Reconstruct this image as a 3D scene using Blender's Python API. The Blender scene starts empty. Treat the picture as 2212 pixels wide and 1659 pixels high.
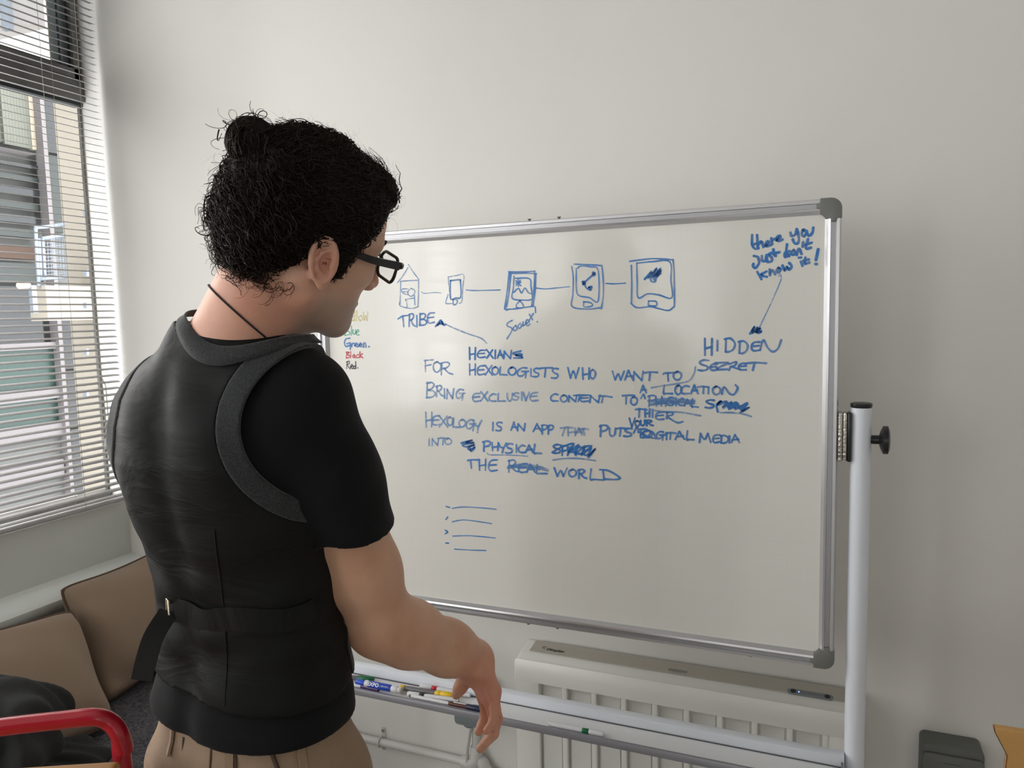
import bpy, bmesh, math, random
import numpy as np
from mathutils import Vector, Matrix
random.seed(7); rng = np.random.default_rng(7)
sc = bpy.context.scene
COL = sc.collection

# ------------------------------------------------------------ camera, world, lights, exposure
F = 1625.0; CX, CY = 1106.0, 829.5
R = np.array([[0.9225369310461441, 0.014682959734754142, -0.3856293836695934],
              [0.38521733315845463, -0.09483088795120434, 0.9179404713404213],
              [-0.02309149389387062, -0.9953851080781824, -0.09314112693077925]])
CAM = np.array([0.0, 0.0, 1.5])
cd = bpy.data.cameras.new('camera'); cam = bpy.data.objects.new('camera', cd); COL.objects.link(cam)
cd.sensor_width = 36.0; cd.sensor_fit = 'HORIZONTAL'; cd.lens = F / 2212 * 36.0
cd.clip_start = 0.05; cd.clip_end = 200
cam.matrix_world = Matrix(((R[0][0], -R[0][1], -R[0][2], CAM[0]), (R[1][0], -R[1][1], -R[1][2], CAM[1]),
                           (R[2][0], -R[2][1], -R[2][2], CAM[2]), (0, 0, 0, 1)))
sc.camera = cam
w = bpy.data.worlds.new('overcast_sky'); sc.world = w; w.use_nodes = True
bg = w.node_tree.nodes['Background']; bg.inputs[0].default_value = (0.98, 0.985, 1.0, 1); bg.inputs[1].default_value = 5.0
sc.view_settings.view_transform = 'Standard'; sc.view_settings.look = 'None'
sc.view_settings.gamma = 1.0; sc.view_settings.use_curve_mapping = False
sc.view_settings.exposure = 0.16
sc.cycles.max_bounces = 8; sc.cycles.diffuse_bounces = 5; sc.cycles.transparent_max_bounces = 16

def area(name, loc, aim, sx, sy, power, colour):
    l = bpy.data.lights.new(name, 'AREA'); l.shape = 'RECTANGLE'; l.size = sx; l.size_y = sy
    l.energy = power; l.color = colour
    o = bpy.data.objects.new(name, l); COL.objects.link(o); o.location = loc
    o.rotation_euler = (Vector(aim) - Vector(loc)).to_track_quat('-Z', 'Y').to_euler(); return o
# daylight entering the row of windows behind the photographer (left wall) and the room's far window, plus an added rear fill
area('window_daylight', (-2.36, -1.9, 1.70), (0, -1.9, 1.3), 4.4, 1.5, 44, (1.0, 0.985, 0.955))
area('window_daylight', (-2.36, 0.95, 1.85), (0, 0.95, 1.4), 0.9, 1.8, 32, (1.0, 0.985, 0.955))
area('rear_window_and_fill', (-1.55, -4.72, 1.60), (-1.2, 1.5, 1.6), 1.15, 1.5, 10, (1.0, 0.98, 0.95))

area('rear_window_and_fill', (1.6, -4.72, 1.6), (1.2, 1.5, 1.2), 2.5, 1.7, 9, (1.0, 0.985, 0.955))  # fill light added behind the camera to brighten board and arm

# ------------------------------------------------------------ helpers
def ray(px, py): return R @ np.array([px - CX, py - CY, F])
def at_y(px, py, y): r = ray(px, py); return CAM + r * (y / r[1])
def at_x(px, py, x): r = ray(px, py); return CAM + r * (x / r[0])
def at_z(px, py, z): r = ray(px, py); return CAM + r * ((z - 1.5) / r[2])
def W(px, py, d): return CAM + R @ np.array([(px - CX) / F, (py - CY) / F, 1.0]) * d

def mat(name, col, rough=0.6, metal=0.0, bump=0.0, bscale=60.0, var=0.0, vscale=8.0, spec=0.5, alpha=1.0, trans=0.0,
        coat=0.0, sheen=0.0, emit=None, aniso=None):
    m = bpy.data.materials.new(name); m.use_nodes = True
    nt = m.node_tree; b = nt.nodes['Principled BSDF']
    b.inputs['Base Color'].default_value = (*col, 1); b.inputs['Roughness'].default_value = rough
    b.inputs['Metallic'].default_value = metal; b.inputs['Specular IOR Level'].default_value = spec
    b.inputs['Alpha'].default_value = alpha; b.inputs['Transmission Weight'].default_value = trans
    b.inputs['Coat Weight'].default_value = coat; b.inputs['Sheen Weight'].default_value = sheen
    if emit: b.inputs['Emission Color'].default_value = (*emit[:3], 1); b.inputs['Emission Strength'].default_value = emit[3]
    tc = nt.nodes.new('ShaderNodeTexCoord')
    if var > 0:
        n = nt.nodes.new('ShaderNodeTexNoise'); n.inputs['Scale'].default_value = vscale; n.inputs['Detail'].default_value = 5
        nt.links.new(tc.outputs['Object'], n.inputs['Vector'])
        r = nt.nodes.new('ShaderNodeValToRGB'); r.color_ramp.elements[0].position = 0.3; r.color_ramp.elements[1].position = 0.7
        r.color_ramp.elements[0].color = (*[c * (1 - var) for c in col], 1)
        r.color_ramp.elements[1].color = (*[min(1, c * (1 + var)) for c in col], 1)
        nt.links.new(n.outputs['Fac'], r.inputs['Fac']); nt.links.new(r.outputs['Color'], b.inputs['Base Color'])
    if bump > 0:
        n = nt.nodes.new('ShaderNodeTexNoise'); n.inputs['Scale'].default_value = bscale; n.inputs['Detail'].default_value = 4
        nt.links.new(tc.outputs['Object'], n.inputs['Vector'])
        bp = nt.nodes.new('ShaderNodeBump'); bp.inputs['Strength'].default_value = bump; bp.inputs['Distance'].default_value = 0.01
        nt.links.new(n.outputs['Fac'], bp.inputs['Height']); nt.links.new(bp.outputs['Normal'], b.inputs['Normal'])
    return m

def mesh_obj(name, verts, faces, m=None, parent=None, smooth=False):
    me = bpy.data.meshes.new(name)
    me.from_pydata([tuple(map(float, v)) for v in verts], [], [tuple(map(int, f)) for f in faces]); me.update()
    if smooth:
        for p in me.polygons: p.use_smooth = True
    o = bpy.data.objects.new(name, me); COL.objects.link(o)
    if m: me.materials.append(m)
    if parent: o.parent = parent
    return o
def np_obj(name, V, Q, m=None, parent=None):
    me = bpy.data.meshes.new(name); k = Q.shape[1]
    me.vertices.add(len(V)); me.vertices.foreach_set('co', V.astype(np.float32).ravel())
    me.loops.add(Q.size); me.loops.foreach_set('vertex_index', Q.astype(np.int32).ravel())
    me.polygons.add(len(Q)); me.polygons.foreach_set('loop_start', np.arange(0, Q.size, k, dtype=np.int32))
    me.polygons.foreach_set('use_smooth', np.ones(len(Q), dtype=bool))
    me.update(calc_edges=True); me.validate()
    o = bpy.data.objects.new(name, me); COL.objects.link(o)
    if m: me.materials.append(m)
    if parent: o.parent = parent
    return o
def bm_obj(name, bm, m=None, parent=None, smooth=False, bevel=0.0, seg=2, angle=0.6):
    if bevel > 0:
        es = [e for e in bm.edges if len(e.link_faces) == 2 and e.calc_face_angle(0) > angle]
        bmesh.ops.bevel(bm, geom=es, offset=bevel, segments=seg, affect='EDGES', profile=0.5, clamp_overlap=True)
    me = bpy.data.meshes.new(name); bm.to_mesh(me); bm.free()
    if smooth:
        for p in me.polygons: p.use_smooth = True
        try: me.set_sharp_from_angle(angle=0.7)
        except Exception: pass
    o = bpy.data.objects.new(name, me); COL.objects.link(o)
    if m: me.materials.append(m)
    if parent: o.parent = parent
    return o
def bx(bm, lo, hi):
    xs = (lo[0], hi[0]); ys = (lo[1], hi[1]); zs = (lo[2], hi[2])
    v = [bm.verts.new((x, y, z)) for x in xs for y in ys for z in zs]
    for f in ((0, 1, 3, 2), (4, 6, 7, 5), (0, 4, 5, 1), (2, 3, 7, 6), (0, 2, 6, 4), (1, 5, 7, 3)):
        bm.faces.new([v[i] for i in f])
def box(name, lo, hi, m, parent=None, bevel=0.0, seg=2):
    bm = bmesh.new(); bx(bm, [min(a, b) for a, b in zip(lo, hi)], [max(a, b) for a, b in zip(lo, hi)])
    bmesh.ops.recalc_face_normals(bm, faces=bm.faces[:])
    return bm_obj(name, bm, m, parent, smooth=bevel > 0, bevel=bevel, seg=seg)
def prism(bm, poly, axis, a, b):
    """extrude a 2-D outline along an axis: axis 0 -> outline in (y,z), 1 -> (x,z), 2 -> (x,y)"""
    def pt(p, t): return {0: (t, p[0], p[1]), 1: (p[0], t, p[1]), 2: (p[0], p[1], t)}[axis]
    A = [bm.verts.new(pt(p, a)) for p in poly]; B = [bm.verts.new(pt(p, b)) for p in poly]; n = len(poly)
    bm.faces.new(A); bm.faces.new(B[::-1])
    for i in range(n): bm.faces.new((A[i], B[i], B[(i + 1) % n], A[(i + 1) % n]))
    bmesh.ops.recalc_face_normals(bm, faces=bm.faces[:])
def smoothpath(pts, n=6):
    P = [np.array(p, float) for p in pts]
    if len(P) < 3: return P
    out = []
    for i in range(len(P) - 1):
        p0 = P[i - 1] if i else 2 * P[0] - P[1]; p1, p2 = P[i], P[i + 1]; p3 = P[i + 2] if i + 2 < len(P) else 2 * P[-1] - P[-2]
        for k in range(n):
            t = k / n
            out.append(0.5 * (2 * p1 + (p2 - p0) * t + (2 * p0 - 5 * p1 + 4 * p2 - p3) * t * t + (3 * p1 - p0 - 3 * p2 + p3) * t ** 3))
    out.append(P[-1]); return out
def tube_data(path, r, seg=12, closed=False, caps=True):
    P = [np.array(p, float) for p in path]; n = len(P); rr = r if hasattr(r, '__len__') else [r] * n
    V, Fc = [], []; up = None
    for i in range(n):
        a = P[(i - 1) % n] if (closed or i) else P[i]; b = P[(i + 1) % n] if (closed or i < n - 1) else P[i]
        t = b - a; t /= (np.linalg.norm(t) + 1e-12)
        if up is None:
            up = np.array([0, 0, 1.]) if abs(t[2]) < 0.9 else np.array([1., 0, 0])
        s = np.cross(t, up); s /= (np.linalg.norm(s) + 1e-12); up = np.cross(s, t)
        for k in range(seg):
            a_ = 2 * math.pi * k / seg; V.append(P[i] + rr[i] * (math.cos(a_) * s + math.sin(a_) * up))
    m = n if closed else n - 1
    for i in range(m):
        j = (i + 1) % n
        for k in range(seg):
            k2 = (k + 1) % seg; Fc.append((i * seg + k, i * seg + k2, j * seg + k2, j * seg + k))
    if caps and not closed:
        Fc.append(tuple(range(seg))[::-1]); Fc.append(tuple((n - 1) * seg + k for k in range(seg)))
    return V, Fc
def tube(name, path, r, m, parent=None, seg=12, closed=False):
    V, Fc = tube_data(path, r, seg, closed); o = mesh_obj(name, V, Fc, m, parent, True)
    try: o.data.set_sharp_from_angle(angle=0.9)
    except Exception: pass
    return o
def multi_tube(name, paths, r, m, parent=None, seg=6):
    V, Fc = [], []
    for p in paths:
        v, f = tube_data(p, r, seg); o = len(V); V += v; Fc += [tuple(i + o for i in q) for q in f]
    return mesh_obj(name, V, Fc, m, parent, True)
def thing(name, label, cat, loc=(0, 0, 0), group=None):
    o = bpy.data.objects.new(name, None); COL.objects.link(o); o.location = loc; o.empty_display_size = 0.05
    o['label'] = label; o['category'] = cat
    if group: o['group'] = group
    return o
def tag(o, label, cat, group=None, kind=None):
    o['label'] = label; o['category'] = cat
    if group: o['group'] = group
    if kind: o['kind'] = kind
    return o
def adopt(root, *obs):
    for o in obs:
        o.parent = root; o.matrix_parent_inverse = Matrix.Translation(-Vector(root.location))
def structure(o): o['kind'] = 'structure'; return o

# ------------------------------------------------------------ materials
M = {}
M['wall'] = mat('white_wall_paint', (0.78, 0.765, 0.735), 0.75, bump=0.06, bscale=35)
M['wall_low'] = mat('wall_paint_grey_green', (0.66, 0.685, 0.645), 0.55, bump=0.05, bscale=30)
M['ledge'] = mat('ledge_paint', (0.74, 0.77, 0.74), 0.45)
M['floor'] = mat('carpet', (0.50, 0.49, 0.46), 0.95, bump=0.4, bscale=300, var=0.25, vscale=200)
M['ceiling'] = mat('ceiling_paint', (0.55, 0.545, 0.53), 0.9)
M['frame_metal'] = mat('weathered_grey_aluminium', (0.17, 0.165, 0.155), 0.5, 0.4, var=0.2, vscale=12, bump=0.05)
M['frame_dark'] = mat('dark_rubber_seal', (0.035, 0.045, 0.045), 0.6)
M['slat'] = mat('blind_slat', (0.36, 0.35, 0.35), 0.4, 0.1)
M['cord'] = mat('blind_cord', (0.40, 0.40, 0.34), 0.8)
M['clear'] = mat('clear_plastic', (0.85, 0.88, 0.9), 0.15, alpha=0.45)
M['alu'] = mat('brushed_aluminium', (0.66, 0.655, 0.68), 0.30, 0.85)
M['alu_groove'] = mat('aluminium_groove', (0.42, 0.42, 0.44), 0.38, 0.8)
M['corner'] = mat('grey_corner_plastic', (0.17, 0.175, 0.165), 0.45)
M['post'] = mat('pale_blue_white_enamel', (0.76, 0.79, 0.86), 0.32, spec=0.5)
M['lip'] = mat('tray_lip_grey', (0.30, 0.30, 0.33), 0.4, 0.3)
M['tray'] = mat('tray_enamel', (0.74, 0.745, 0.75), 0.35)
M['black'] = mat('black_plastic', (0.012, 0.012, 0.014), 0.28)
M['steel'] = mat('shiny_steel', (0.55, 0.52, 0.48), 0.22, 1.0, bump=0.4, bscale=180)
M['heater'] = mat('heater_cream_enamel', (0.84, 0.84, 0.80), 0.35)
M['heater_rec'] = mat('heater_panel', (0.76, 0.76, 0.73), 0.45)
M['heater_top'] = mat('heater_taupe_top', (0.47, 0.44, 0.38), 0.5)
M['print'] = mat('dark_print', (0.06, 0.06, 0.06), 0.5)
M['pipe'] = mat('painted_conduit', (0.63, 0.62, 0.60), 0.4)
M['switch'] = mat('grey_switch_plastic', (0.22, 0.25, 0.26), 0.5)
M['switch2'] = mat('grey_socket_plastic', (0.125, 0.13, 0.12), 0.5, bump=0.03)
M['socket_blue'] = mat('socket_blue_grey', (0.06, 0.08, 0.10), 0.45)
M['ply'] = mat('orange_birch_ply', (0.50, 0.27, 0.085), 0.45, var=0.08, vscale=20)
M['ply_edge'] = mat('ply_edge', (0.40, 0.23, 0.12), 0.6)
M['red'] = mat('red_enamel', (0.45, 0.008, 0.025), 0.25, coat=0.3)
M['felt'] = None
M['cushion'] = mat('brown_cotton', (0.30, 0.215, 0.15), 0.9, bump=0.15, bscale=400, sheen=0.15)
M['piping'] = mat('dark_piping', (0.12, 0.07, 0.045), 0.9)
M['coatcloth'] = mat('charcoal_wool', (0.020, 0.021, 0.021), 0.95, bump=0.2, bscale=300)

def felt_mat():
    m = mat('speckled_felt', (0.10, 0.10, 0.12), 0.95); nt = m.node_tree; b = nt.nodes['Principled BSDF']
    tc = nt.nodes.new('ShaderNodeTexCoord'); n = nt.nodes.new('ShaderNodeTexNoise'); n.inputs['Scale'].default_value = 130; n.inputs['Detail'].default_value = 8
    n.inputs['Roughness'].default_value = 0.75
    nt.links.new(tc.outputs['Object'], n.inputs['Vector'])
    r = nt.nodes.new('ShaderNodeValToRGB'); e = r.color_ramp.elements
    e[0].position = 0.38; e[0].color = (0.025, 0.028, 0.045, 1); e[1].position = 0.64; e[1].color = (0.17, 0.155, 0.16, 1)
    nt.links.new(n.outputs['Fac'], r.inputs['Fac']); nt.links.new(r.outputs['Color'], b.inputs['Base Color'])
    return m
M['felt'] = felt_mat()

def board_mat():
    m = mat('gridded_board_enamel', (0.79, 0.78, 0.735), 0.3); nt = m.node_tree; b = nt.nodes['Principled BSDF']; L = nt.links.new
    tc = nt.nodes.new('ShaderNodeTexCoord'); sp = nt.nodes.new('ShaderNodeSeparateXYZ'); L(tc.outputs['Object'], sp.inputs[0])
    lines = []
    for ax, off in ((0, 0.0), (2, 0.004)):
        a = nt.nodes.new('ShaderNodeMath'); a.operation = 'ADD'; a.inputs[1].default_value = 10.0 + off; L(sp.outputs[ax], a.inputs[0])
        q = nt.nodes.new('ShaderNodeMath'); q.operation = 'PINGPONG'; q.inputs[1].default_value = 0.0129; L(a.outputs[0], q.inputs[0])
        c = nt.nodes.new('ShaderNodeMath'); c.operation = 'LESS_THAN'; c.inputs[1].default_value = 0.00045; L(q.outputs[0], c.inputs[0]); lines.append(c)
    mx = nt.nodes.new('ShaderNodeMath'); mx.operation = 'MAXIMUM'; L(lines[0].outputs[0], mx.inputs[0]); L(lines[1].outputs[0], mx.inputs[1])
    n = nt.nodes.new('ShaderNodeTexNoise'); n.inputs['Scale'].default_value = 6; L(tc.outputs['Object'], n.inputs['Vector'])
    fa = nt.nodes.new('ShaderNodeMath'); fa.operation = 'MULTIPLY'; L(mx.outputs[0], fa.inputs[0]); L(n.outputs['Fac'], fa.inputs[1])
    mi = nt.nodes.new('ShaderNodeMixRGB'); mi.inputs['Color1'].default_value = (0.79, 0.78, 0.735, 1); mi.inputs['Color2'].default_value = (0.72, 0.745, 0.72, 1)
    L(fa.outputs[0], mi.inputs['Fac']); L(mi.outputs[0], b.inputs['Base Color'])
    # wiped smears: stretched noise in the roughness
    mp = nt.nodes.new('ShaderNodeMapping'); mp.inputs['Scale'].default_value = (3, 3, 45); mp.inputs['Rotation'].default_value = (0, 0.16, 0); L(tc.outputs['Object'], mp.inputs['Vector'])
    n2 = nt.nodes.new('ShaderNodeTexNoise'); n2.inputs['Scale'].default_value = 1.6; n2.inputs['Detail'].default_value = 4; L(mp.outputs[0], n2.inputs['Vector'])
    r = nt.nodes.new('ShaderNodeMapRange'); r.inputs['From Min'].default_value = 0.35; r.inputs['From Max'].default_value = 0.7
    r.inputs['To Min'].default_value = 0.10; r.inputs['To Max'].default_value = 0.16; b.inputs['IOR'].default_value = 1.58; L(n2.outputs['Fac'], r.inputs['Value']); L(r.outputs[0], b.inputs['Roughness'])
    return m
M['board'] = board_mat()

def ink(name, col, alpha):
    m = mat(name, col, 0.5); nt = m.node_tree; b = nt.nodes['Principled BSDF']
    tc = nt.nodes.new('ShaderNodeTexCoord'); n = nt.nodes.new('ShaderNodeTexNoise'); n.inputs['Scale'].default_value = 70; n.inputs['Detail'].default_value = 3
    nt.links.new(tc.outputs['Object'], n.inputs['Vector'])
    r = nt.nodes.new('ShaderNodeMapRange'); r.inputs['From Min'].default_value = 0.35; r.inputs['From Max'].default_value = 0.65
    r.inputs['To Min'].default_value = alpha * 0.68; r.inputs['To Max'].default_value = min(1, alpha * 1.15)
    nt.links.new(n.outputs['Fac'], r.inputs['Value']); nt.links.new(r.outputs[0], b.inputs['Alpha'])
    return m
INK = {'blue': ink('blue_marker_ink', (0.05, 0.24, 0.64), 0.76), 'bold': ink('dark_blue_marker_ink', (0.03, 0.20, 0.58), 0.86),
       'faint': ink('faint_blue_marker_ink', (0.12, 0.31, 0.66), 0.58), 'yellow': ink('yellow_marker_ink', (0.72, 0.62, 0.14), 0.5),
       'teal': ink('teal_marker_ink', (0.03, 0.50, 0.38), 0.6), 'red': ink('red_marker_ink', (0.75, 0.03, 0.09), 0.65),
       'black': ink('black_marker_ink', (0.04, 0.04, 0.05), 0.8)}

def herringbone(name, c0, c1, sc_=1.0):
    m = mat(name, c0, 0.9, sheen=0.2); nt = m.node_tree; b = nt.nodes['Principled BSDF']; L = nt.links.new
    tc = nt.nodes.new('ShaderNodeTexCoord'); sp = nt.nodes.new('ShaderNodeSeparateXYZ'); L(tc.outputs['Object'], sp.inputs[0])
    h = nt.nodes.new('ShaderNodeMath'); h.operation = 'ADD'; L(sp.outputs[0], h.inputs[0]); L(sp.outputs[1], h.inputs[1])
    a = nt.nodes.new('ShaderNodeMath'); a.operation = 'ADD'; a.inputs[1].default_value = 10; L(h.outputs[0], a.inputs[0])
    pp = nt.nodes.new('ShaderNodeMath'); pp.operation = 'PINGPONG'; pp.inputs[1].default_value = 0.0045 * sc_; L(a.outputs[0], pp.inputs[0])
    z = nt.nodes.new('ShaderNodeMath'); z.operation = 'ADD'; L(pp.outputs[0], z.inputs[0]); L(sp.outputs[2], z.inputs[1])
    s = nt.nodes.new('ShaderNodeMath'); s.operation = 'MULTIPLY'; s.inputs[1].default_value = 2 * math.pi / (0.0024 * sc_); L(z.outputs[0], s.inputs[0])
    si = nt.nodes.new('ShaderNodeMath'); si.operation = 'SINE'; L(s.outputs[0], si.inputs[0])
    n = nt.nodes.new('ShaderNodeTexNoise'); n.inputs['Scale'].default_value = 420; L(tc.outputs['Object'], n.inputs['Vector'])
    ad = nt.nodes.new('ShaderNodeMath'); ad.operation = 'MULTIPLY_ADD'; ad.inputs[1].default_value = 0.28; L(si.outputs[0], ad.inputs[0]); L(n.outputs['Fac'], ad.inputs[2])
    r = nt.nodes.new('ShaderNodeValToRGB'); r.color_ramp.elements[0].position = 0.3; r.color_ramp.elements[1].position = 0.85
    r.color_ramp.elements[0].color = (*c0, 1); r.color_ramp.elements[1].color = (*c1, 1)
    L(ad.outputs[0], r.inputs['Fac']); L(r.outputs['Color'], b.inputs['Base Color'])
    return m

# ------------------------------------------------------------ room shell
YW = 1.82; XW = -2.2; XR = 3.6; YB = -4.6; ZC = 3.25
structure(box('wall_back', (XW - 0.09, YW, 0), (XR, YW + 0.2, ZC), M['wall']))
structure(box('wall_right', (XR, YB, 0), (XR + 0.2, YW + 0.2, ZC), M['wall']))
structure(box('floor', (XW - 0.3, YB, -0.1), (XR, YW, 0), M['floor']))
structure(box('ceiling', (XW - 0.3, YB, ZC), (XR, YW + 0.2, ZC + 0.1), M['ceiling']))
# rear wall with a window opening, plus one added for the fill light
bm = bmesh.new()
bx(bm, (XW - 0.3, YB - 0.2, 0), (-2.12, YB, ZC)); bx(bm, (-0.98, YB - 0.2, 0), (0.3, YB, ZC)); bx(bm, (2.9, YB - 0.2, 0), (XR + 0.2, YB, ZC)); bx(bm, (0.3, YB - 0.2, 0), (2.9, YB, 0.8)); bx(bm, (0.3, YB - 0.2, 2.6), (2.9, YB, ZC))
bx(bm, (-2.12, YB - 0.2, 0), (-0.98, YB, 0.86)); bx(bm, (-2.12, YB - 0.2, 2.34), (-0.98, YB, ZC))
structure(bm_obj('wall_rear', bm, M['wall']))
# left wall: parapet under the windows, header above
ZS = 0.895; ZH = 3.05; XG = -2.285
bm = bmesh.new(); bx(bm, (XW - 0.3, YB, 0), (XW, YW, ZS)); bx(bm, (XW - 0.3, YB, ZH), (XW, YW, ZC))
wl = structure(bm_obj('wall_left', bm, M['wall_low']))

# ledge (boxed-in trunking) that runs under the window
bm = bmesh.new()
prism(bm, [(XW, 0.60), (XW, 0.712), (XW + 0.012, 0.709), (-2.105, 0.694), (-2.092, 0.684), (-2.090, 0.668), (-2.098, 0.655), (-2.115, 0.650), (-2.12, 0.43), (XW, 0.43)], 1, -1.5, YW)
lg = structure(bm_obj('trim_1', bm, M['ledge'], smooth=True))

# windows: metal frames, transom, panes
def window(n, y0, y1, upper=True):
    t = bpy.data.objects.new('window_%d' % n, None); COL.objects.link(t); t.location = (XG, (y0 + y1) / 2, ZS); t['kind'] = 'structure'
    o = []
    o.append(box('sill', (XG - 0.06, y0, ZS), (XW - 0.004, y1, ZS + 0.010), M['ledge']))
    zt0, zt1 = 2.222, 2.318
    fw = 0.035
    bm = bmesh.new()
    bx(bm, (XG - 0.010, y1 - 0.008, ZS + 0.01), (XG + 0.002, y1, ZH)); bx(bm, (XG - 0.025, y0, ZS + 0.01), (XG + 0.012, y0 + 0.02, ZH))
    o.append(bm_obj('jamb', bm, M['frame_metal']))
    o.append(box('bottom_rail', (XG - 0.025, y0, ZS + 0.010), (XG + 0.012, y1, ZS + 0.034), M['frame_metal'], bevel=0.003))
    # transom: three profile bands
    o.append(box('transom', (XG - 0.03, y0, zt0), (XG + 0.022, y1, zt1 - 0.03), M['frame_metal'], bevel=0.003))
    o.append(box('seal', (XG - 0.03, y0, zt0 - 0.010), (XG + 0.008, y1, zt0), M['frame_dark']))
    o.append(box('seal', (XG - 0.03, y0, zt1 - 0.03), (XG + 0.012, y1, zt1 - 0.025), M['frame_dark']))
    # opening upper sash
    bm = bmesh.new(); a, b_ = zt1 - 0.025, ZH - 0.02; q0, q1 = y0 + 0.02, y1 - 0.012
    for lo, hi in (((q0, a), (q1, a + 0.030)), ((q0, b_ - 0.03), (q1, b_)), ((q0, a), (q0 + 0.03, b_)), ((q1 - 0.020, a), (q1, b_))):
        bx(bm, (XG - 0.02, lo[0], lo[1]), (XG + 0.022, hi[0], hi[1]))
    o.append(bm_obj('sash', bm, M['frame_metal'], bevel=0.002))
    bm = bmesh.new()
    for lo, hi in (((q0 + .03, a + .03), (q1 - .02, a + .038)), ((q1 - 0.030, a + 0.03), (q1 - 0.020, b_ - 0.03)), ((q1 - 0.062, a + 0.03), (q1 - 0.054, b_ - 0.03))):
        bx(bm, (XG - 0.03, lo[0], lo[1]), (XG + 0.008, hi[0], hi[1]))
    o.append(bm_obj('seal', bm, M['frame_dark']))
    g = M.setdefault('glass', mat('window_glass', (0.9, 0.96, 0.95), 0.02, alpha=0.035, spec=0.5))
    o.append(box('pane', (XG - 0.006, y0 + 0.02, ZS + 0.034), (XG - 0.002, y1 - 0.012, zt0 - 0.01), g))
    o.append(box('pane', (XG - 0.006, y0 + 0.02, zt1 + 0.01), (XG - 0.002, y1 - 0.012, ZH - 0.05), g))
    # rusty catch at the foot of the jamb
    adopt(t, *o)
window(1, 0.42, YW)
for i, (a, b_) in enumerate(((-0.98, 0.42), (-2.38, -0.98), (-3.78, -2.38))): window(i + 2, a, b_)
structure(box('trim_2', (XW - 0.3, YB, ZS), (XW, -3.78, ZH), M['wall']))

# venetian blind, slats open
SL0, SL1 = 0.44, YW - 0.018
bl = thing('venetian_blind', 'open metal venetian blind with pale grey horizontal slats hanging at the left window', 'blind', (-2.183, 1.1, ZS))
prof = [(-0.0125 + 0.0025 * k, 0.0016 * (1 - ((k - 5) / 5.0) ** 2)) for k in range(11)][::2]
def slat_mesh():
    V, Fc = [], []; th = 0.0004; ct, st = math.cos(0.22), -math.sin(0.22)
    for y in (SL0, SL1 - 0.004, SL1):
        s = 1.0 if y < SL1 else 0.75
        for (a, h) in prof:
            a *= s
            V.append((a * ct, y, a * st + h)); V.append((a * ct, y, a * st + h - th))
    n = len(prof)
    for r in range(2):
        for k in range(n - 1):
            a = r * 2 * n + 2 * k; b_ = a + 2 * n
            Fc.append((a, a + 2, b_ + 2, b_)); Fc.append((a + 1, b_ + 1, b_ + 3, a + 3))
    for r in (0, 2):
        for k in range(n - 1):
            a = r * 2 * n + 2 * k; Fc.append((a, a + 1, a + 3, a + 2))
    return V, Fc
V, Fc = slat_mesh(); V = [(v[0], v[1] - 1.1, v[2]) for v in V]
s0 = mesh_obj('slat', V, Fc, M['slat'], None, True); s0.parent = bl; s0.location = (0, 0, 0.030)
pitch = 0.0212
for k in range(1, 99):
    c = s0.copy(); COL.objects.link(c); c.parent = bl; c.location = (random.uniform(-.0006, .0006), 0, 0.030 + k * pitch + random.uniform(-.0006, .0006))
    c.rotation_euler = (0, random.uniform(-0.02, 0.02), 0)
o = box('bottom_rail', (-2.196, SL0, ZS + 0.008), (-2.170, SL1, ZS + 0.020), M['slat'], bevel=0.003); adopt(bl, o)
o = box('head_rail', (-2.20, SL0, ZH - 0.035), (-2.165, SL1, ZH), M['slat'], bevel=0.003); adopt(bl, o)
yl = at_x(122, 430, -2.183)[1]
for yy in (yl, yl - 0.62):
    p = []
    for dx in (-0.0135, 0.0135):
        p.append([(-2.183 + dx, yy + (0.008 if dx > 0 else -0.004), ZS + 0.015), (-2.183 + dx, yy + (0.008 if dx > 0 else -0.004), ZH)])
    o = multi_tube('ladder_cord', p, 0.0007, M['cord'], seg=5); adopt(bl, o)
xc = -2.160
pc = [at_x(*q, xc) for q in ((168, 60), (178, 260), (196, 500), (212, 720), (219, 815), (223, 850), (231, 935))]
pc2 = [pc[4], at_x(228, 835, xc), at_x(231, 870, xc), at_x(236, 925, xc)]
pc[0][2] = ZH - .03
pc = [np.array([xc, p[1], p[2]]) for p in pc]
o = multi_tube('pull_cord', [smoothpath(pc), smoothpath(pc2)], 0.0013, M['cord'], seg=5); adopt(bl, o)
for q0, q1 in (((238, 925), (240, 950)), ((230, 945), (230, 970))):
    a, b_ = at_x(*q0, xc), at_x(*q1, xc); mid = [a + (b_ - a) * t for t in (0, .15, .5, .9, 1)]
    o = tube('tassel', mid, [0.003, 0.005, 0.0058, 0.0062, 0.004], M['clear']); adopt(bl, o)

# ------------------------------------------------------------ outside: neighbouring facade across the light well
XF = -7.2
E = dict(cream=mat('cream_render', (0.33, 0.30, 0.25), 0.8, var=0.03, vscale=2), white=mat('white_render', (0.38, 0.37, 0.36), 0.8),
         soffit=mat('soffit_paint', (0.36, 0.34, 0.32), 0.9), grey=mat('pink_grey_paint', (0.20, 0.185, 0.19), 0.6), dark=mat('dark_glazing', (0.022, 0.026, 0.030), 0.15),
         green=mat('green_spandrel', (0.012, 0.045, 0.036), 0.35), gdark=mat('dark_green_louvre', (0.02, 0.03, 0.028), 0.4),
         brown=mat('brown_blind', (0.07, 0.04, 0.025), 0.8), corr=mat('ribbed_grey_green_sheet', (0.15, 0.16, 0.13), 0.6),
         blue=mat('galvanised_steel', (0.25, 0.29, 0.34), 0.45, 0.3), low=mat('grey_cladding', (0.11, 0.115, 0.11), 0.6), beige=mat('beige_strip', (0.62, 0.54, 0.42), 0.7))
fac = thing('facade', 'neighbouring office facade of dark glazing and green panels seen through the left window', 'building', (XF, 5.5, 0))
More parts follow.
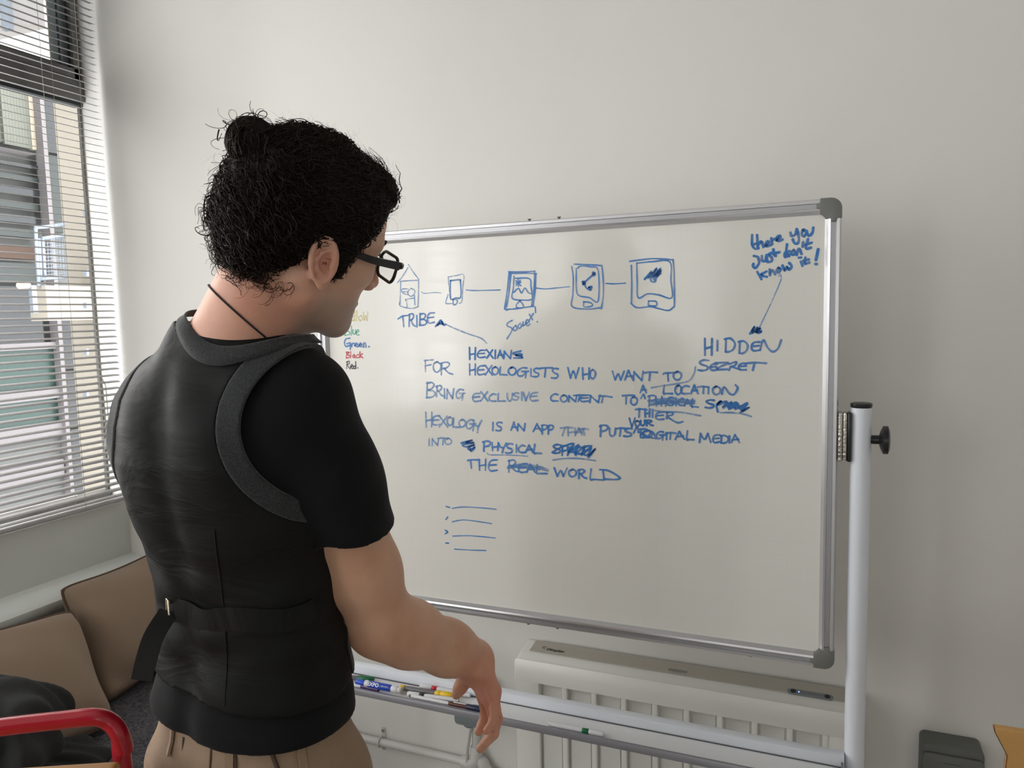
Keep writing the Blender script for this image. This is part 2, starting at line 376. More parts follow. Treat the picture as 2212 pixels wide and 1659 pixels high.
def fr(name, x0, y0, x1, y1, m, xoff=0.0, depth=0.06, ext=0):
    """a panel of the facade; its four sides are read off the photograph on the facade plane"""
    X = XF + xoff; a = at_x(x0, y0, X - depth if not ext else X); b_ = at_x(x1, y1, X)
    ya, yb = (a[1] - ext), b_[1]
    o = box(name, (X - depth, ya, b_[2]), (X, yb, a[2]), m); adopt(fac, o); return o
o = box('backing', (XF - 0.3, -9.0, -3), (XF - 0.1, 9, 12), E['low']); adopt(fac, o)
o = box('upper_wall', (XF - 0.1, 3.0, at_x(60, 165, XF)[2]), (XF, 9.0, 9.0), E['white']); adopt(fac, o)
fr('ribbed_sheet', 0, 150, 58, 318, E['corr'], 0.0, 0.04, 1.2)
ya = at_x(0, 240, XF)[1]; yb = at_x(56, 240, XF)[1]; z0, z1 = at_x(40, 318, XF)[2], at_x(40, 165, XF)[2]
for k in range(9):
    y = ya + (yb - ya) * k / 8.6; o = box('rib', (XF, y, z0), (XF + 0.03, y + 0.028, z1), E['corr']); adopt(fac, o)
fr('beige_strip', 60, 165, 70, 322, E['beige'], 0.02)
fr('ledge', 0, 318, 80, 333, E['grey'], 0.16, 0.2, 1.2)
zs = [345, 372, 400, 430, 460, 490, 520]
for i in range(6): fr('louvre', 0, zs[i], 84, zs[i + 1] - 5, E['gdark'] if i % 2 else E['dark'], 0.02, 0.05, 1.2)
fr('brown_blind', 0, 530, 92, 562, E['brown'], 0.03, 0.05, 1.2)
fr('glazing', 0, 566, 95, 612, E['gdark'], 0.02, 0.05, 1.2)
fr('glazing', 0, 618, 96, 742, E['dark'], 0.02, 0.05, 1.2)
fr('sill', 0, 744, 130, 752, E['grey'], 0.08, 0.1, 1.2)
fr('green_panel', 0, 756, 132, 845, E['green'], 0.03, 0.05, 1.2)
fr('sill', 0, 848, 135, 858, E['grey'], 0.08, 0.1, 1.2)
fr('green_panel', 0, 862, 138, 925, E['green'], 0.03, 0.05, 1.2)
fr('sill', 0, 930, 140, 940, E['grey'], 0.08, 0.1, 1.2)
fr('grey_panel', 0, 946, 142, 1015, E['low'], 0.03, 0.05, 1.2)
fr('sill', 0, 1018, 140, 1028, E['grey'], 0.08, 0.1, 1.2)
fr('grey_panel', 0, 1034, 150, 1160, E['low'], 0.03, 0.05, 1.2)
# mullion pipe and dark glazing strip beside it
a0 = at_x(79, 170, XF + 0.2); b0 = at_x(158, 1120, XF + 0.2); mL = at_x(64, 170, XF)[1]; mR = at_x(91, 170, XF + 0.12)[1]
o = box('mullion', (XF, mL, b0[2]), (XF + 0.12, mR, a0[2]), E['grey']); adopt(fac, o)
for i, (p0, p1) in enumerate(((180, 330), (336, 500), (640, 800), (805, 930), (935, 1100))):
    za, zb = at_x(105, p0, XF)[2], at_x(105, p1, XF)[2]
    o = box('glazing', (XF, mR, zb), (XF + 0.03, mR + 0.6, za), E['dark'] if i != 1 else E['gdark']); adopt(fac, o)
# cream column close to our window
XC = -4.6
cr = thing('cream_column', 'tall cream rendered column standing just outside the left window', 'column', (XC, 3.6, -3))
ycl = at_x(150, 600, XC - 0.4)[1]
bm = bmesh.new()
pr = [(XC - 0.4, ycl - 0.02), (XC - 0.02, ycl - 0.02), (XC, ycl), (XC + .03, ycl + .3), (XC + .03, ycl + 0.9), (XC - 0.4, ycl + 0.9)]
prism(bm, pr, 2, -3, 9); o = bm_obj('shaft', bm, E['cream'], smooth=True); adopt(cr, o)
for py in (330, 460, 590, 660, 760, 850):
    p = at_x(185, py, XC + 0.03); o = box('fixing', (XC + 0.015, p[1] - 0.008, p[2] - 0.02), (XC + 0.05, p[1] + 0.008, p[2] + 0.02), E['blue']); adopt(cr, o)
# white upper storey with soffit
XU = -5.6
up = thing('overhanging_storey', 'white overhanging upper storey with grey soffit beyond the upper pane', 'building', (XU, 4.2, 5))
zl = at_x(60, 66, XU)[2]
yb_ = ycl * XU / XC
a = at_x(0, 84, XU); b_ = at_x(98, 56, XU)
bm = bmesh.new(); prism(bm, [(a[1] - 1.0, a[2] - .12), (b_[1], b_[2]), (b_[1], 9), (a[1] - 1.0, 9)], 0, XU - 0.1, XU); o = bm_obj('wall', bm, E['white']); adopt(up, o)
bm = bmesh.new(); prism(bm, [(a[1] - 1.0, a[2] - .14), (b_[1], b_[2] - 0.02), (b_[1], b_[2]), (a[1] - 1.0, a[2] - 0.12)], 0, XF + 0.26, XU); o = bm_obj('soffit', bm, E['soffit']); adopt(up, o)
p0, p1 = at_x(6, -40, XU), at_x(19, 61, XU + .08)
o = box('lamp_bracket', (XU, p0[1], p1[2]), (XU + 0.08, p1[1], p0[2]), E['blue']); adopt(up, o)
# galvanised cage and cream cabinet fixed to the column
XK = -4.75
cg = thing('safety_cage', 'pale galvanised cage of rails and mesh above the cream cabinet outside', 'cage', tuple(at_x(110, 620, XK)))
cp = lambda x, y: tuple(at_x(x, y, XK))
L0 = [[cp(75, 492), cp(100, 490), cp(140, 484)], [cp(90, 515), cp(140, 508)], [cp(77, 492), cp(80, 560), cp(84, 618)], [cp(92, 514), cp(97, 602)], [cp(86, 603), cp(143, 598)], [cp(84, 515), cp(88, 603)]]
o = multi_tube('rail', L0, 0.012, E['blue'], seg=8); adopt(cg, o)
mesh_l = []
for k in range(11): mesh_l.append([cp(94, 518 + 7.6 * k), cp(143, 514 + 7.6 * k)])
for k in range(7): mesh_l.append([cp(102 + 6.5 * k, 515), cp(106 + 6.5 * k, 600)])
o = multi_tube('wire_mesh', mesh_l, 0.0028, E['blue'], seg=4); adopt(cg, o)
a, b_ = at_x(60, 618, XK - 0.12), at_x(156, 692, XK)
cb = thing('cream_cabinet', 'cream painted metal cabinet with a grey strap fixed outside the window', 'cabinet', (XK, a[1], b_[2]))
o = box('cabinet_body', (XK - 0.12, a[1], b_[2]), (XK + 0.05, ycl - 0.022, a[2]), E['cream'], bevel=0.006); adopt(cb, o)
a, b_ = at_x(68, 616, XK + .07), at_x(83, 676, XK + .07)
o = box('strap', (XK + 0.04, a[1], b_[2]), (XK + 0.07, b_[1], a[2]), E['blue']); adopt(cb, o)
c_ = at_x(53, 616, XK + .03)
o = tube('roller', [c_ + [-0.05, 0, 0], c_ + [0.03, 0, 0]], 0.022, E['beige']); adopt(cb, o)
structure(box('sky_blocker', (-6, -9.4, -3), (8, -9.0, 9), E['low']))   # unseen slab added to block sky at the rear openings
structure(box('trim_3', (-9, 2.5, -3.2), (-2.6, 9, -3.0), E['low']))   # ground of the light well

# ------------------------------------------------------------ wall fittings
def rounded_rect(w_, h_, r, n=5):
    pts = []
    for cx_, cz_, a0_ in ((w_ / 2 - r, h_ / 2 - r, 0), (-w_ / 2 + r, h_ / 2 - r, 90), (-w_ / 2 + r, -h_ / 2 + r, 180), (w_ / 2 - r, -h_ / 2 + r, 270)):
        for k in range(n + 1):
            t = math.radians(a0_ + 90 * k / n); pts.append((cx_ + r * math.cos(t), cz_ + r * math.sin(t)))
    return pts
# panel heater
HY = 1.705
hl, hr_ = at_y(1112, 1550, HY)[0], at_y(1868, 1620, HY)[0]
ht = thing('panel_heater', 'long cream electric panel heater on the wall behind the pen tray', 'heater', ((hl + hr_) / 2, YW, 0.2))
ztop = at_y(1150, 1388, 1.80)[2]; zb1 = at_y(1143, 1407, 1.755)[2]; zf = at_y(1140, 1436, HY)[2]
pf = [(1.815, 0.17), (1.815, ztop), (1.79, ztop + .002), (1.755, zb1), (1.735, zb1 - .003), (1.722, zb1 - .009), (1.713, zf + 0.008), (1.7075, zf - .004), (HY, zf - .018), (HY, zf - 0.045), (HY + 0.022, zf - 0.0451), (HY + 0.022, 0.19), (HY + 0.024, 0.17)]
bm = bmesh.new(); prism(bm, pf, 0, hl, hr_); es = [e for e in bm.edges if all(abs(v.co.x - hl) < 1e-4 or abs(v.co.x - hr_) < 1e-4 for v in e.verts) and abs(e.verts[0].co.x - e.verts[1].co.x) < 1e-4 and min(v.co.z for v in e.verts) > zf - .046 and max(v.co.y for v in e.verts) < 1.8]
bmesh.ops.bevel(bm, geom=es, offset=0.014, segments=4, affect='EDGES', profile=0.5, clamp_overlap=True)
o = bm_obj('casing', bm, M['heater'], smooth=True); adopt(ht, o)
o = box('grille', (hl + 0.025, 0, -0.001), (hr_ - 0.02, 0.047, 0.001), M['heater_top'])
ang = math.atan2(ztop + .002 - zb1, 1.79 - 1.755)
o.location = (0, 1.7565, zb1 + 0.002); o.rotation_euler = (ang * 0.98, 0, 0); o.parent = ht; o.matrix_parent_inverse = Matrix.Translation(-Vector(ht.location))
slots = [1080 + .3617 * s for s in (230, 397, 573, 752, 940, 1130, 1330, 1538, 1750)] + [1080 + .3617 * 1965]
xs = [at_y(s, 1466 + (s - 1163) * .19, HY)[0] for s in slots]
rw = 0.013
o = box('rib', (hl + 0.004, HY, 0.19), (xs[0], HY + 0.0225, zf - 0.045), M['heater'], bevel=0.002); adopt(ht, o)
for k in range(1, len(xs)):
    o = box('rib', (xs[k] - rw, HY, 0.19), (xs[k], HY + 0.0225, zf - 0.045), M['heater'], bevel=0.002); adopt(ht, o)
o = box('rib', (xs[-1], HY, 0.19), (hr_ - 0.004, HY + 0.0225, zf - 0.045), M['heater'], bevel=0.002); adopt(ht, o)
for k in range(len(xs) - 1):
    bm = bmesh.new()
    zz = zf - 0.045; prism(bm, [(HY + .0219, 0.2), (HY + .0219, zz), (HY + .0205, zz), (HY + .013, zz - 0.06), (HY + .012, 0.2)], 0, xs[k] + 0.006, xs[k + 1] - rw - 0.006)
    o = bm_obj('recessed_panel', bm, M['heater_rec']); adopt(ht, o)
# control strip, print
def on_top(px, py): # a point on the sloping top band
    best = None
    for k in range(60):
        y = 1.75 + 0.045 * k / 59; p = at_y(px, py, y); zs_ = zb1 + (y - 1.755) * (ztop - zb1) / 0.035
        if best is None or abs(p[2] - zs_) < best[0]: best = (abs(p[2] - zs_), p)
    return best[1]
pc_ = on_top(1750, 1502)
bm = bmesh.new(); prism(bm, rounded_rect(0.098, 0.018, 0.0088), 2, 0, 0.004)
o = bm_obj('control_strip', bm, M['switch'], smooth=False); o.location = Vector(pc_); o.rotation_euler = (ang, 0, 0); adopt(ht, o)
o['label'] = 'dark oval control strip'
for dx, r in ((-0.036, 0.006), (0.036, 0.006)):
    b2 = tube('button', [(dx, 0, 0.003), (dx, 0, 0.0055)], r, M['black'], o)
b2 = tube('indicator_light', [(-0.024, 0, 0.003), (-0.024, 0, 0.005)], 0.0014, mat('blue_led', (0.1, 0.2, 1), emit=(0.15, 0.3, 1.0, 3)), o)
for k in range(14): box('tick', (-0.018 + k * .0032, -0.002, 0.004), (-0.0168 + k * .0032, 0.002, 0.0047), M['lip'], o)
def text_obj(name, s, size, m, loc, xd, up_, parent, shear=0.0, bold=0.0):
    cu = bpy.data.curves.new(name, 'FONT'); cu.body = s; cu.size = size; cu.extrude = 0.0002; cu.align_x = 'CENTER'; cu.align_y = 'CENTER'; cu.shear = shear; cu.offset = bold
    cu.resolution_u = 3
    to = bpy.data.objects.new(name, cu); COL.objects.link(to); dg = bpy.context.evaluated_depsgraph_get(); dg.update()
    me = bpy.data.meshes.new_from_object(to.evaluated_get(dg)); bpy.data.objects.remove(to)
    o = bpy.data.objects.new(name, me); COL.objects.link(o); me.materials.append(m)
    xd = Vector(xd).normalized(); up_ = Vector(up_); up_ = (up_ - up_.dot(xd) * xd).normalized(); n_ = xd.cross(up_)
    mt = Matrix((xd, up_, n_)).transposed().to_4x4(); mt.translation = Vector(loc); o.matrix_world = mt
    if parent is not None:
        o.parent = parent; o.matrix_parent_inverse = Matrix.Translation(-Vector(parent.location))
    return o
tp = on_top(1199, 1408); nrm = np.array([0, -math.sin(ang), math.cos(ang)])
text_obj('lettering', 'Dimplex', 0.014, M['print'], tp + nrm * .0045, (1, 0, 0), (0, math.cos(ang), math.sin(ang)), ht, shear=0.25, bold=0.0002)
q = on_top(1175, 1402) + nrm * .004
o = tube('crescent_emblem', smoothpath([q + [0.006, math.cos(ang) * .004, math.sin(ang) * .004], q + [-0.001, math.cos(ang) * .003, math.sin(ang) * .003], q + [-0.003, 0, 0], q + [-0.001, -math.cos(ang) * .003, -math.sin(ang) * .003], q + [0.006, -math.cos(ang) * .004, -math.sin(ang) * .004]]), 0.0009, M['print'], seg=5); adopt(ht, o)
q = on_top(1465, 1452)
for k in range(4):
    o = box('fine_print', (q[0] - 0.024 + .003 * (k == 0), q[1] - .0005, q[2] - .0002), (q[0] + 0.022, q[1] + .0003, q[2] + .0002), M['lip']); o.location = Vector(nrm * .0042) + Vector((0, math.cos(ang) * (.004 - .0028 * k), math.sin(ang) * (.004 - .0028 * k))); adopt(ht, o)

# conduit along the wall with saddle clip, elbow and riser to the grey switch
pz = 0.218; PY = 1.800
cn = thing('wall_conduit', 'white painted conduit pipe running along the wall below the pen tray', 'pipe', (-1.2, YW, pz))
xa = at_y(1030, 1645, PY)[0]
zc0 = at_y(900, 1621, PY)[2]
pth = [(XW + .02, PY, zc0), (xa - 0.02, PY, zc0)]
o = tube('pipe', pth, 0.0115, M['pipe'], seg=16); adopt(cn, o)
o = tube('pipe', [(xa, PY, zc0 + .02), (xa + 0.002, PY, at_y(1012, 1540, PY)[2])], 0.0125, M['pipe'], seg=16); adopt(cn, o)
o = tube('pipe', [(xa + 0.02, PY, zc0 - .012), (hl + 0.3, PY, zc0 - .012)], 0.0115, M['pipe'], seg=16); adopt(cn, o)
eb = [(xa - 0.045, PY, zc0), (xa - 0.03, PY, zc0), (xa - 0.018, PY - .004, zc0 + 0.002), (xa, PY - .006, zc0 + .018), (xa + .001, PY - .004, zc0 + 0.035), (xa + .001, PY, zc0 + 0.055)]
o = tube('elbow', smoothpath(eb), 0.0175, M['pipe'], seg=16); adopt(cn, o)
o = tube('elbow', smoothpath([(xa - .01, PY - .004, zc0 + 0.025), (xa + .018, PY - .005, zc0 + .015), (xa + 0.032, PY - .002, zc0 - .012)]), [0.015] * 6 + [0.017] * 7, M['pipe'], seg=16); adopt(cn, o)
xcl = at_y(822, 1605, PY)[0]
bm = bmesh.new(); bx(bm, (xcl - 0.006, YW - 0.003, zc0 - 0.034), (xcl + 0.006, YW, zc0 + 0.036)); o = bm_obj('saddle_clip', bm, M['pipe'], bevel=0.001); adopt(cn, o)
o2 = tube('strap', [(xcl, PY + 0.0155 * math.cos(t), zc0 + 0.0145 * math.sin(t)) for t in np.linspace(math.radians(20), math.radians(340), 22)], 0.0022, M['pipe'], seg=8); adopt(cn, o2)
for dz in (0.027, -0.026):
    o = tube('screw', [(xcl, YW - 0.003, zc0 + dz), (xcl, YW - 0.007, zc0 + dz)], 0.0042, M['steel']); adopt(cn, o)

SY = 1.765
a, b_ = at_y(961, 1462, SY), at_y(1052, 1570, SY)
sx0, sx1, sz1, sz0 = at_y(980, 1540, SY)[0], at_y(1050, 1540, SY)[0], at_y(968, 1457, SY)[2], at_y(1000, 1568, SY)[2]
sw = thing('isolator_switch', 'grey plastic isolator box on the wall half hidden behind the pen tray', 'switch', ((sx0 + sx1) / 2, YW, sz0))
bm = bmesh.new(); prism(bm, [(x + (sx0 + sx1) / 2, z + (sz0 + sz1) / 2) for x, z in rounded_rect(sx1 - sx0, sz1 - sz0, 0.012)], 1, SY, YW)
o = bm_obj('switch_body', bm, M['switch'], smooth=True, bevel=0.004); adopt(sw, o)
bm = bmesh.new(); prism(bm, [(x + (sx0 + sx1) / 2, z + (sz0 + sz1) / 2) for x, z in rounded_rect(sx1 - sx0 - .02, (sz1 - sz0) * .8, 0.01)], 1, SY - .006, SY)
o = bm_obj('cover', bm, M['switch'], smooth=True, bevel=0.002); adopt(sw, o)
gx = sx0 + (sx1 - sx0) * 0.36
o = tube('cable_gland', [(gx, 1.788, sz0), (gx, 1.788, sz0 - 0.006), (gx, 1.788, sz0 - 0.012)], [0.017, 0.017, 0.011], M['switch'], seg=12); adopt(sw, o)
cbp = [(gx + 0.006, 1.788, sz0 - 0.01), tuple(at_y(1013, 1600, 1.785)), tuple(at_y(1009, 1635, 1.785)), tuple(at_y(1013, 1659, 1.785)), (gx + .03, 1.79, 0.12), (gx + .12, 1.79, 0.09), (hl + .02, 1.79, 0.12)]
tag(tube('heater_flex', smoothpath(cbp), 0.0042, mat('pale_flex', (0.50, 0.49, 0.46), 0.5), seg=8), 'thin pale grey flex hanging from the isolator box beside the riser pipe', 'cable')

# grey double socket low on the wall right of the board
GY = 1.76
a = at_y(1992, 1604, GY); b_ = at_y(2128, 1634, GY); gw = b_[0] - a[0]; gz = a[2]
gt = thing('wall_socket', 'dark grey weatherproof double socket low on the wall right of the board', 'socket', ((a[0] + b_[0]) / 2, YW, gz - 0.14))
gc = ((a[0] + b_[0]) / 2, gz - 0.07)
bm = bmesh.new(); prism(bm, [(x + gc[0], z + gc[1]) for x, z in rounded_rect(gw, 0.14, 0.012)], 1, GY, YW); o = bm_obj('socket_box', bm, M['switch2'], smooth=True, bevel=0.003); adopt(gt, o)
bm = bmesh.new(); prism(bm, [(x + gc[0], z + gc[1] - 0.008) for x, z in rounded_rect(gw - 0.002, 0.124, 0.011)], 1, GY - 0.010, GY - 0.0015); o = bm_obj('flap', bm, M['switch2'], smooth=True, bevel=0.003); adopt(gt, o)
bm = bmesh.new(); prism(bm, [(x + gc[0], z + gc[1] - 0.022) for x, z in rounded_rect(gw - 0.028, 0.085, 0.01)], 1, GY - 0.013, GY - 0.009); o2 = bm_obj('flap_window', bm, M['socket_blue'], smooth=True, bevel=0.001); adopt(gt, o2)
o = box('lettering', (gc[0] - .018, GY - .0105, gc[1] + .038), (gc[0] + .014, GY - .0099, gc[1] + .0385), M['black']); adopt(gt, o)

# ------------------------------------------------------------ whiteboard
BY = 1.54; FWD = 0.0285
bx0, bx1, bz0, bz1 = -1.161, 0.0215, at_y(1802, 1443, BY)[2], at_y(1820, 427, BY)[2]
wb = thing('whiteboard', 'wide gridded whiteboard with silver frame covered in blue marker writing', 'whiteboard', ((bx0 + bx1) / 2, BY, bz0))
o = box('writing_surface', (bx0 + 0.01, BY, bz0 + 0.01), (bx1 - 0.01, BY + 0.012, bz1 - 0.01), M['board']); adopt(wb, o)
surf = o
def frame_bar(p0, p1, inward):
    """aluminium profile from p0 to p1; inward = unit vector in the board plane towards the middle"""
    p0, p1, n_ = map(np.array, (p0, p1, inward)); L_ = []
    pr = [(0.0, 0.012), (0.0, -0.004), (0.003, -0.010), (0.0085, -0.0105), (0.0095, -0.006), (0.0175, -0.006), (0.0185, -0.0105), (0.0225, -0.0095), (0.0285, -0.001), (0.0285, 0.012)]
    V = [p + n_ * u + np.array([0, v, 0]) for p in (p0, p1) for u, v in pr]; n = len(pr)
    Fc = [(i, (i + 1) % n, n + (i + 1) % n, n + i) for i in range(n)] + [tuple(range(n)), tuple(range(2 * n - 1, n - 1, -1))]
    o = mesh_obj('frame_rail', V, Fc, M['alu']); adopt(wb, o)
    bm = bmesh.new(); bm.from_mesh(o.data); bmesh.ops.recalc_face_normals(bm, faces=bm.faces[:]); bm.to_mesh(o.data); bm.free()
    # darker groove strip
    V = [p + n_ * u + np.array([0, v, 0]) for p in (p0, p1) for u, v in ((0.0098, -0.0064), (0.0172, -0.0064), (0.0172, -0.0058), (0.0098, -0.0058))]
    g = mesh_obj('groove', V, [(0, 1, 5, 4), (1, 2, 6, 5), (2, 3, 7, 6), (3, 0, 4, 7), (3, 2, 1, 0), (4, 5, 6, 7)], M['alu_groove']); g.parent = o
    g.matrix_parent_inverse = o.matrix_parent_inverse.copy()
    g.matrix_parent_inverse = Matrix.Identity(4)
ck = 0.034
frame_bar((bx0 + ck, BY, bz1), (bx1 - ck, BY, bz1), (0, 0, -1)); frame_bar((bx0 + ck, BY, bz0), (bx1 - ck, BY, bz0), (0, 0, 1))
frame_bar((bx0, BY, bz0 + ck), (bx0, BY, bz1 - ck), (1, 0, 0)); frame_bar((bx1, BY, bz0 + ck), (bx1, BY, bz1 - ck), (-1, 0, 0))
for sx_, sz_ in ((1, 1), (1, -1), (-1, 1), (-1, -1)):
    X0 = bx1 if sx_ > 0 else bx0; Z0 = bz1 if sz_ > 0 else bz0; r = 0.020; wd = 0.0292; L_ = ck + 0.004
    poly = [(0, -L_)] + [(-r + r * math.cos(t), -r + r * math.sin(t)) for t in np.linspace(0, math.pi / 2, 8)] + [(-L_, 0), (-L_, -.008), (-L_ - .006, -0.009), (-L_ - .006, -0.018), (-L_, -.019), (-L_, -wd), (-wd - .006, -wd), (-wd, -wd - .006), (-wd, -L_), (-.019, -L_), (-.018, -L_ - .006), (-.009, -L_ - .006), (-.008, -L_)]
    bm = bmesh.new(); prism(bm, [(X0 + sx_ * (px + .0006), Z0 + sz_ * (pz_ + .0006)) for px, pz_ in poly], 1, BY - 0.0118, BY + 0.0125)
    o = bm_obj('corner_cap', bm, M['corner'], smooth=True, bevel=0.0015, seg=2, angle=0.9); adopt(wb, o)
for px, py, top in ((1143, 473, 1), (1207, 469, 1), (1141, 1345, 0), (1204, 1356, 0)):
    p = at_y(px, py, BY); z = bz1 if top else bz0; s = 1 if top else -1
    o = tube('screw', [(p[0], BY + .002, z - s * .001), (p[0], BY + .002, z + s * .002), (p[0], BY + .002, z + s * .004)], [0.002, .0025, .005] if top else [.005, .0045, .003], M['corner'], seg=8); adopt(wb, o)

# stylus marks --------------------------------------------------------------
NST = [0]
def ribbon(V, Fc, pts, wpx, taper=0.25, smooth=True):
    P = smoothpath([(p[0], p[1], 0) for p in pts], 5) if smooth else [np.array((p[0], p[1], 0.)) for p in pts]
    NST[0] += 1; off = 0.00035 + 0.0000015 * (NST[0] % 260)
    Wp = [at_y(p[0], p[1], BY) for p in P]; n = len(Wp)
    if n < 2: return
    hw = wpx * 0.5 * 0.00098; base = len(V); N_ = []
    for i in range(n):
        t = Wp[min(n - 1, i + 1)] - Wp[max(0, i - 1)]; t = np.array([t[0], 0, t[2]]); t /= (np.linalg.norm(t) + 1e-9); N_.append(np.array([-t[2], 0, t[0]]))
    caps0 = Wp[0] - np.array([N_[0][2], 0, -N_[0][0]]) * hw * .6
    for i in range(n):
        k = hw * (0.9 + 0.12 * math.sin(i * .7 + NST[0]))
        V.append((Wp[i][0] + N_[i][0] * k, BY - off, Wp[i][2] + N_[i][2] * k)); V.append((Wp[i][0] - N_[i][0] * k, BY - off, Wp[i][2] - N_[i][2] * k))
    for i in range(n - 1): a = base + 2 * i; Fc.append((a, a + 1, a + 3, a + 2))
    # rounded ends
    for i, s in ((0, -1), (n - 1, 1)):
        t = np.array([N_[i][2], 0, -N_[i][0]]) * s; idx = []
        for ang_ in (35, 90, 145):
            q_ = math.radians(ang_); v = Wp[i] + N_[i] * hw * math.cos(q_) + t * hw * math.sin(q_); V.append((v[0], BY - off, v[2])); idx.append(len(V) - 1)
        a = base + 2 * i; Fc.append((a, idx[0], idx[1], idx[2], a + 1))
def marks(name, strokes, inkname, wpx=5.0, label=None):
    V, Fc = [], []
    for s in strokes:
        wv = wpx
        if isinstance(s, tuple): s, wv = s
        ribbon(V, Fc, s, wv)
    o = mesh_obj(name, V, Fc, INK[inkname]); adopt(wb, o)
    bm = bmesh.new(); bm.from_mesh(o.data)
    for f in bm.faces:
        f.normal_update()
        if f.normal.y > 0: f.normal_flip()
    bm.to_mesh(o.data); bm.free()
    if label: o['label'] = label
    return o
G = {
 'A': [[(0, 1), (.45, .02)], [(.45, .02), (.7, .5), (1, 1)], [(.15, .66), (.9, .6)]],
 'B': [[(.1, 0), (.03, 1)], [(.05, .05), (.6, 0), (.85, .18), (.6, .42), (.2, .5)], [(.2, .5), (.75, .55), (1, .75), (.7, .95), (0, 1)]],
 'C': [[(.95, .1), (.55, .02), (.15, .3), (.05, .65), (.3, .95), (.95, .95)]],
 'D': [[(.12, .02), (.08, 1)], [(.0, .05), (.55, 0), (.98, .35), (.85, .8), (.4, 1), (.08, .98)]],
 'E': [[(.95, .02), (.4, .06), (.1, .3), (.05, .75), (.3, 1), (.95, .92)], [(.1, .5), (.85, .44)]],
 'F': [[(.08, .05), (.12, 1)], [(0, .06), (1, 0)], [(.1, .5), (.75, .42)]],
 'G': [[(.85, .08), (.45, .05), (.08, .4), (.15, .8), (.5, .8), (.75, .5)], [(.45, .42), (1, .40)], [(.82, .42), (.75, 1)]],
 'H': [[(.08, 0), (.12, 1)], [(.92, 0), (.88, 1)], [(.1, .6), (.9, .5)]],
 'I': [[(.5, 0), (.45, 1)]],
 'L': [[(.12, 0), (.05, .92), (.35, .95), (1, .98)]],
 'M': [[(.0, 1), (.08, .05)], [(.08, .05), (.42, .7), (.72, .05)], [(.72, .05), (.95, 1)]],
 'N': [[(.03, 1), (.08, .05)], [(.08, .05), (.4, .5), (.8, .98)], [(.8, .98), (.95, 0)]],
 'O': [[(.5, .02), (.12, .2), (.05, .65), (.4, .98), (.85, .8), (.95, .3), (.55, .0), (.35, .06)]],
 'P': [[(.15, .05), (.1, 1)], [(.0, .1), (.5, 0), (.95, .15), (.75, .45), (.2, .55)]],
 'R': [[(.12, .05), (.08, 1)], [(.0, .1), (.5, 0), (.75, .18), (.5, .45), (.18, .52)], [(.3, .5), (.65, .85), (1, .98)]],
 'S': [[(.95, .06), (.5, .02), (.12, .2), (.35, .45), (.85, .62), (.8, .9), (.4, 1), (.02, .95)]],
 'T': [[(0, .04), (.5, .05), (1, .0)], [(.45, .05), (.42, 1)]],
 'U': [[(.05, 0), (.08, .7), (.4, .98), (.8, .75), (.92, 0)]],
 'V': [[(.0, 0), (.4, 1)], [(.4, 1), (1, 0)]],
 'W': [[(.02, 0), (.25, .95)], [(.25, .95), (.5, .3), (.7, .95)], [(.7, .95), (.98, .02)]],
 'X': [[(.05, 0), (.95, 1)], [(.9, .02), (.05, .98)]],
 'Y': [[(.0, 0), (.2, .38), (.62, .52)], [(1, 0), (.62, .52), (.5, 1)]],
 'Z': [[(0, .1), (.9, .05), (.1, .9), (1, .95)]],
}
C3 = (660, 440, .24107); C4 = (1160, 540, .29837); C5 = (880, 730, .22604); C6 = (1260, 730, .22604); C7 = (1560, 440, .24116)
def T(c, pts): return [(c[0] + c[2] * x, c[1] + c[2] * y) for x, y in pts]
def letters(c, items):
    out = []
    for it in items:
        ch, x0, y0, x1, y1 = it[:5]; sl = (it[5] if len(it) > 5 else 0.0)
        for s in G[ch]:
            out.append(T(c, [(x0 + (x1 - x0) * u + random.uniform(-1.5, 1.5), y0 + (y1 - y0) * v + sl * u + random.uniform(-1.5, 1.5)) for u, v in s]))
    return out
# main statement
marks('handwriting', letters(C5, [('H', 590, 92, 655, 205), ('E', 668, 115, 748, 188), ('X', 755, 112, 822, 192), ('I', 832, 118, 852, 196), ('A', 862, 118, 915, 192), ('N', 920, 122, 1000, 196)]) +
      [T(C5, [(1085, 125), (1020, 140), (1015, 155), (1075, 150), (1095, 165), (1030, 165), (1090, 178), (1095, 190), (1020, 192)])], 'bold', 4.6)
marks('handwriting', letters(C5, [('F', 165, 210, 245, 322), ('O', 245, 228, 322, 330), ('R', 315, 232, 435, 350)]), 'faint', 4.6)
marks('handwriting', letters(C5, [('H', 590, 250, 655, 352), ('E', 668, 264, 742, 352), ('X', 740, 262, 815, 355), ('O', 808, 276, 872, 352), ('L', 880, 278, 952, 354), ('O', 962, 280, 1040, 356),
      ('G', 1045, 280, 1158, 380), ('I', 1172, 296, 1190, 366), ('S', 1200, 290, 1262, 372), ('S', 1378, 290, 1446, 386)]) + [T(C5, [(1262, 292), (1320, 286), (1390, 286)]), T(C5, [(1322, 290), (1312, 372)])], 'blue', 4.8)
marks('handwriting', letters(C5, [('W', 1532, 285, 1640, 388), ('H', 1668, 288, 1745, 394), ('O', 1745, 304, 1798, 390)]), 'blue', 4.8)
marks('handwriting', letters(C6, [('W', 275, 318, 392, 405), ('A', 398, 310, 475, 400), ('N', 478, 320, 578, 408)]) + [T(C6, [(578, 335), (640, 326), (708, 330)]), T(C6, [(638, 335), (630, 405)])], 'blue', 4.8)
marks('handwriting', letters(C6, [('O', 858, 322, 940, 404)]) + [T(C6, [(765, 345), (780, 336), (882, 332)]), T(C6, [(808, 340), (812, 410)])], 'blue', 4.8)
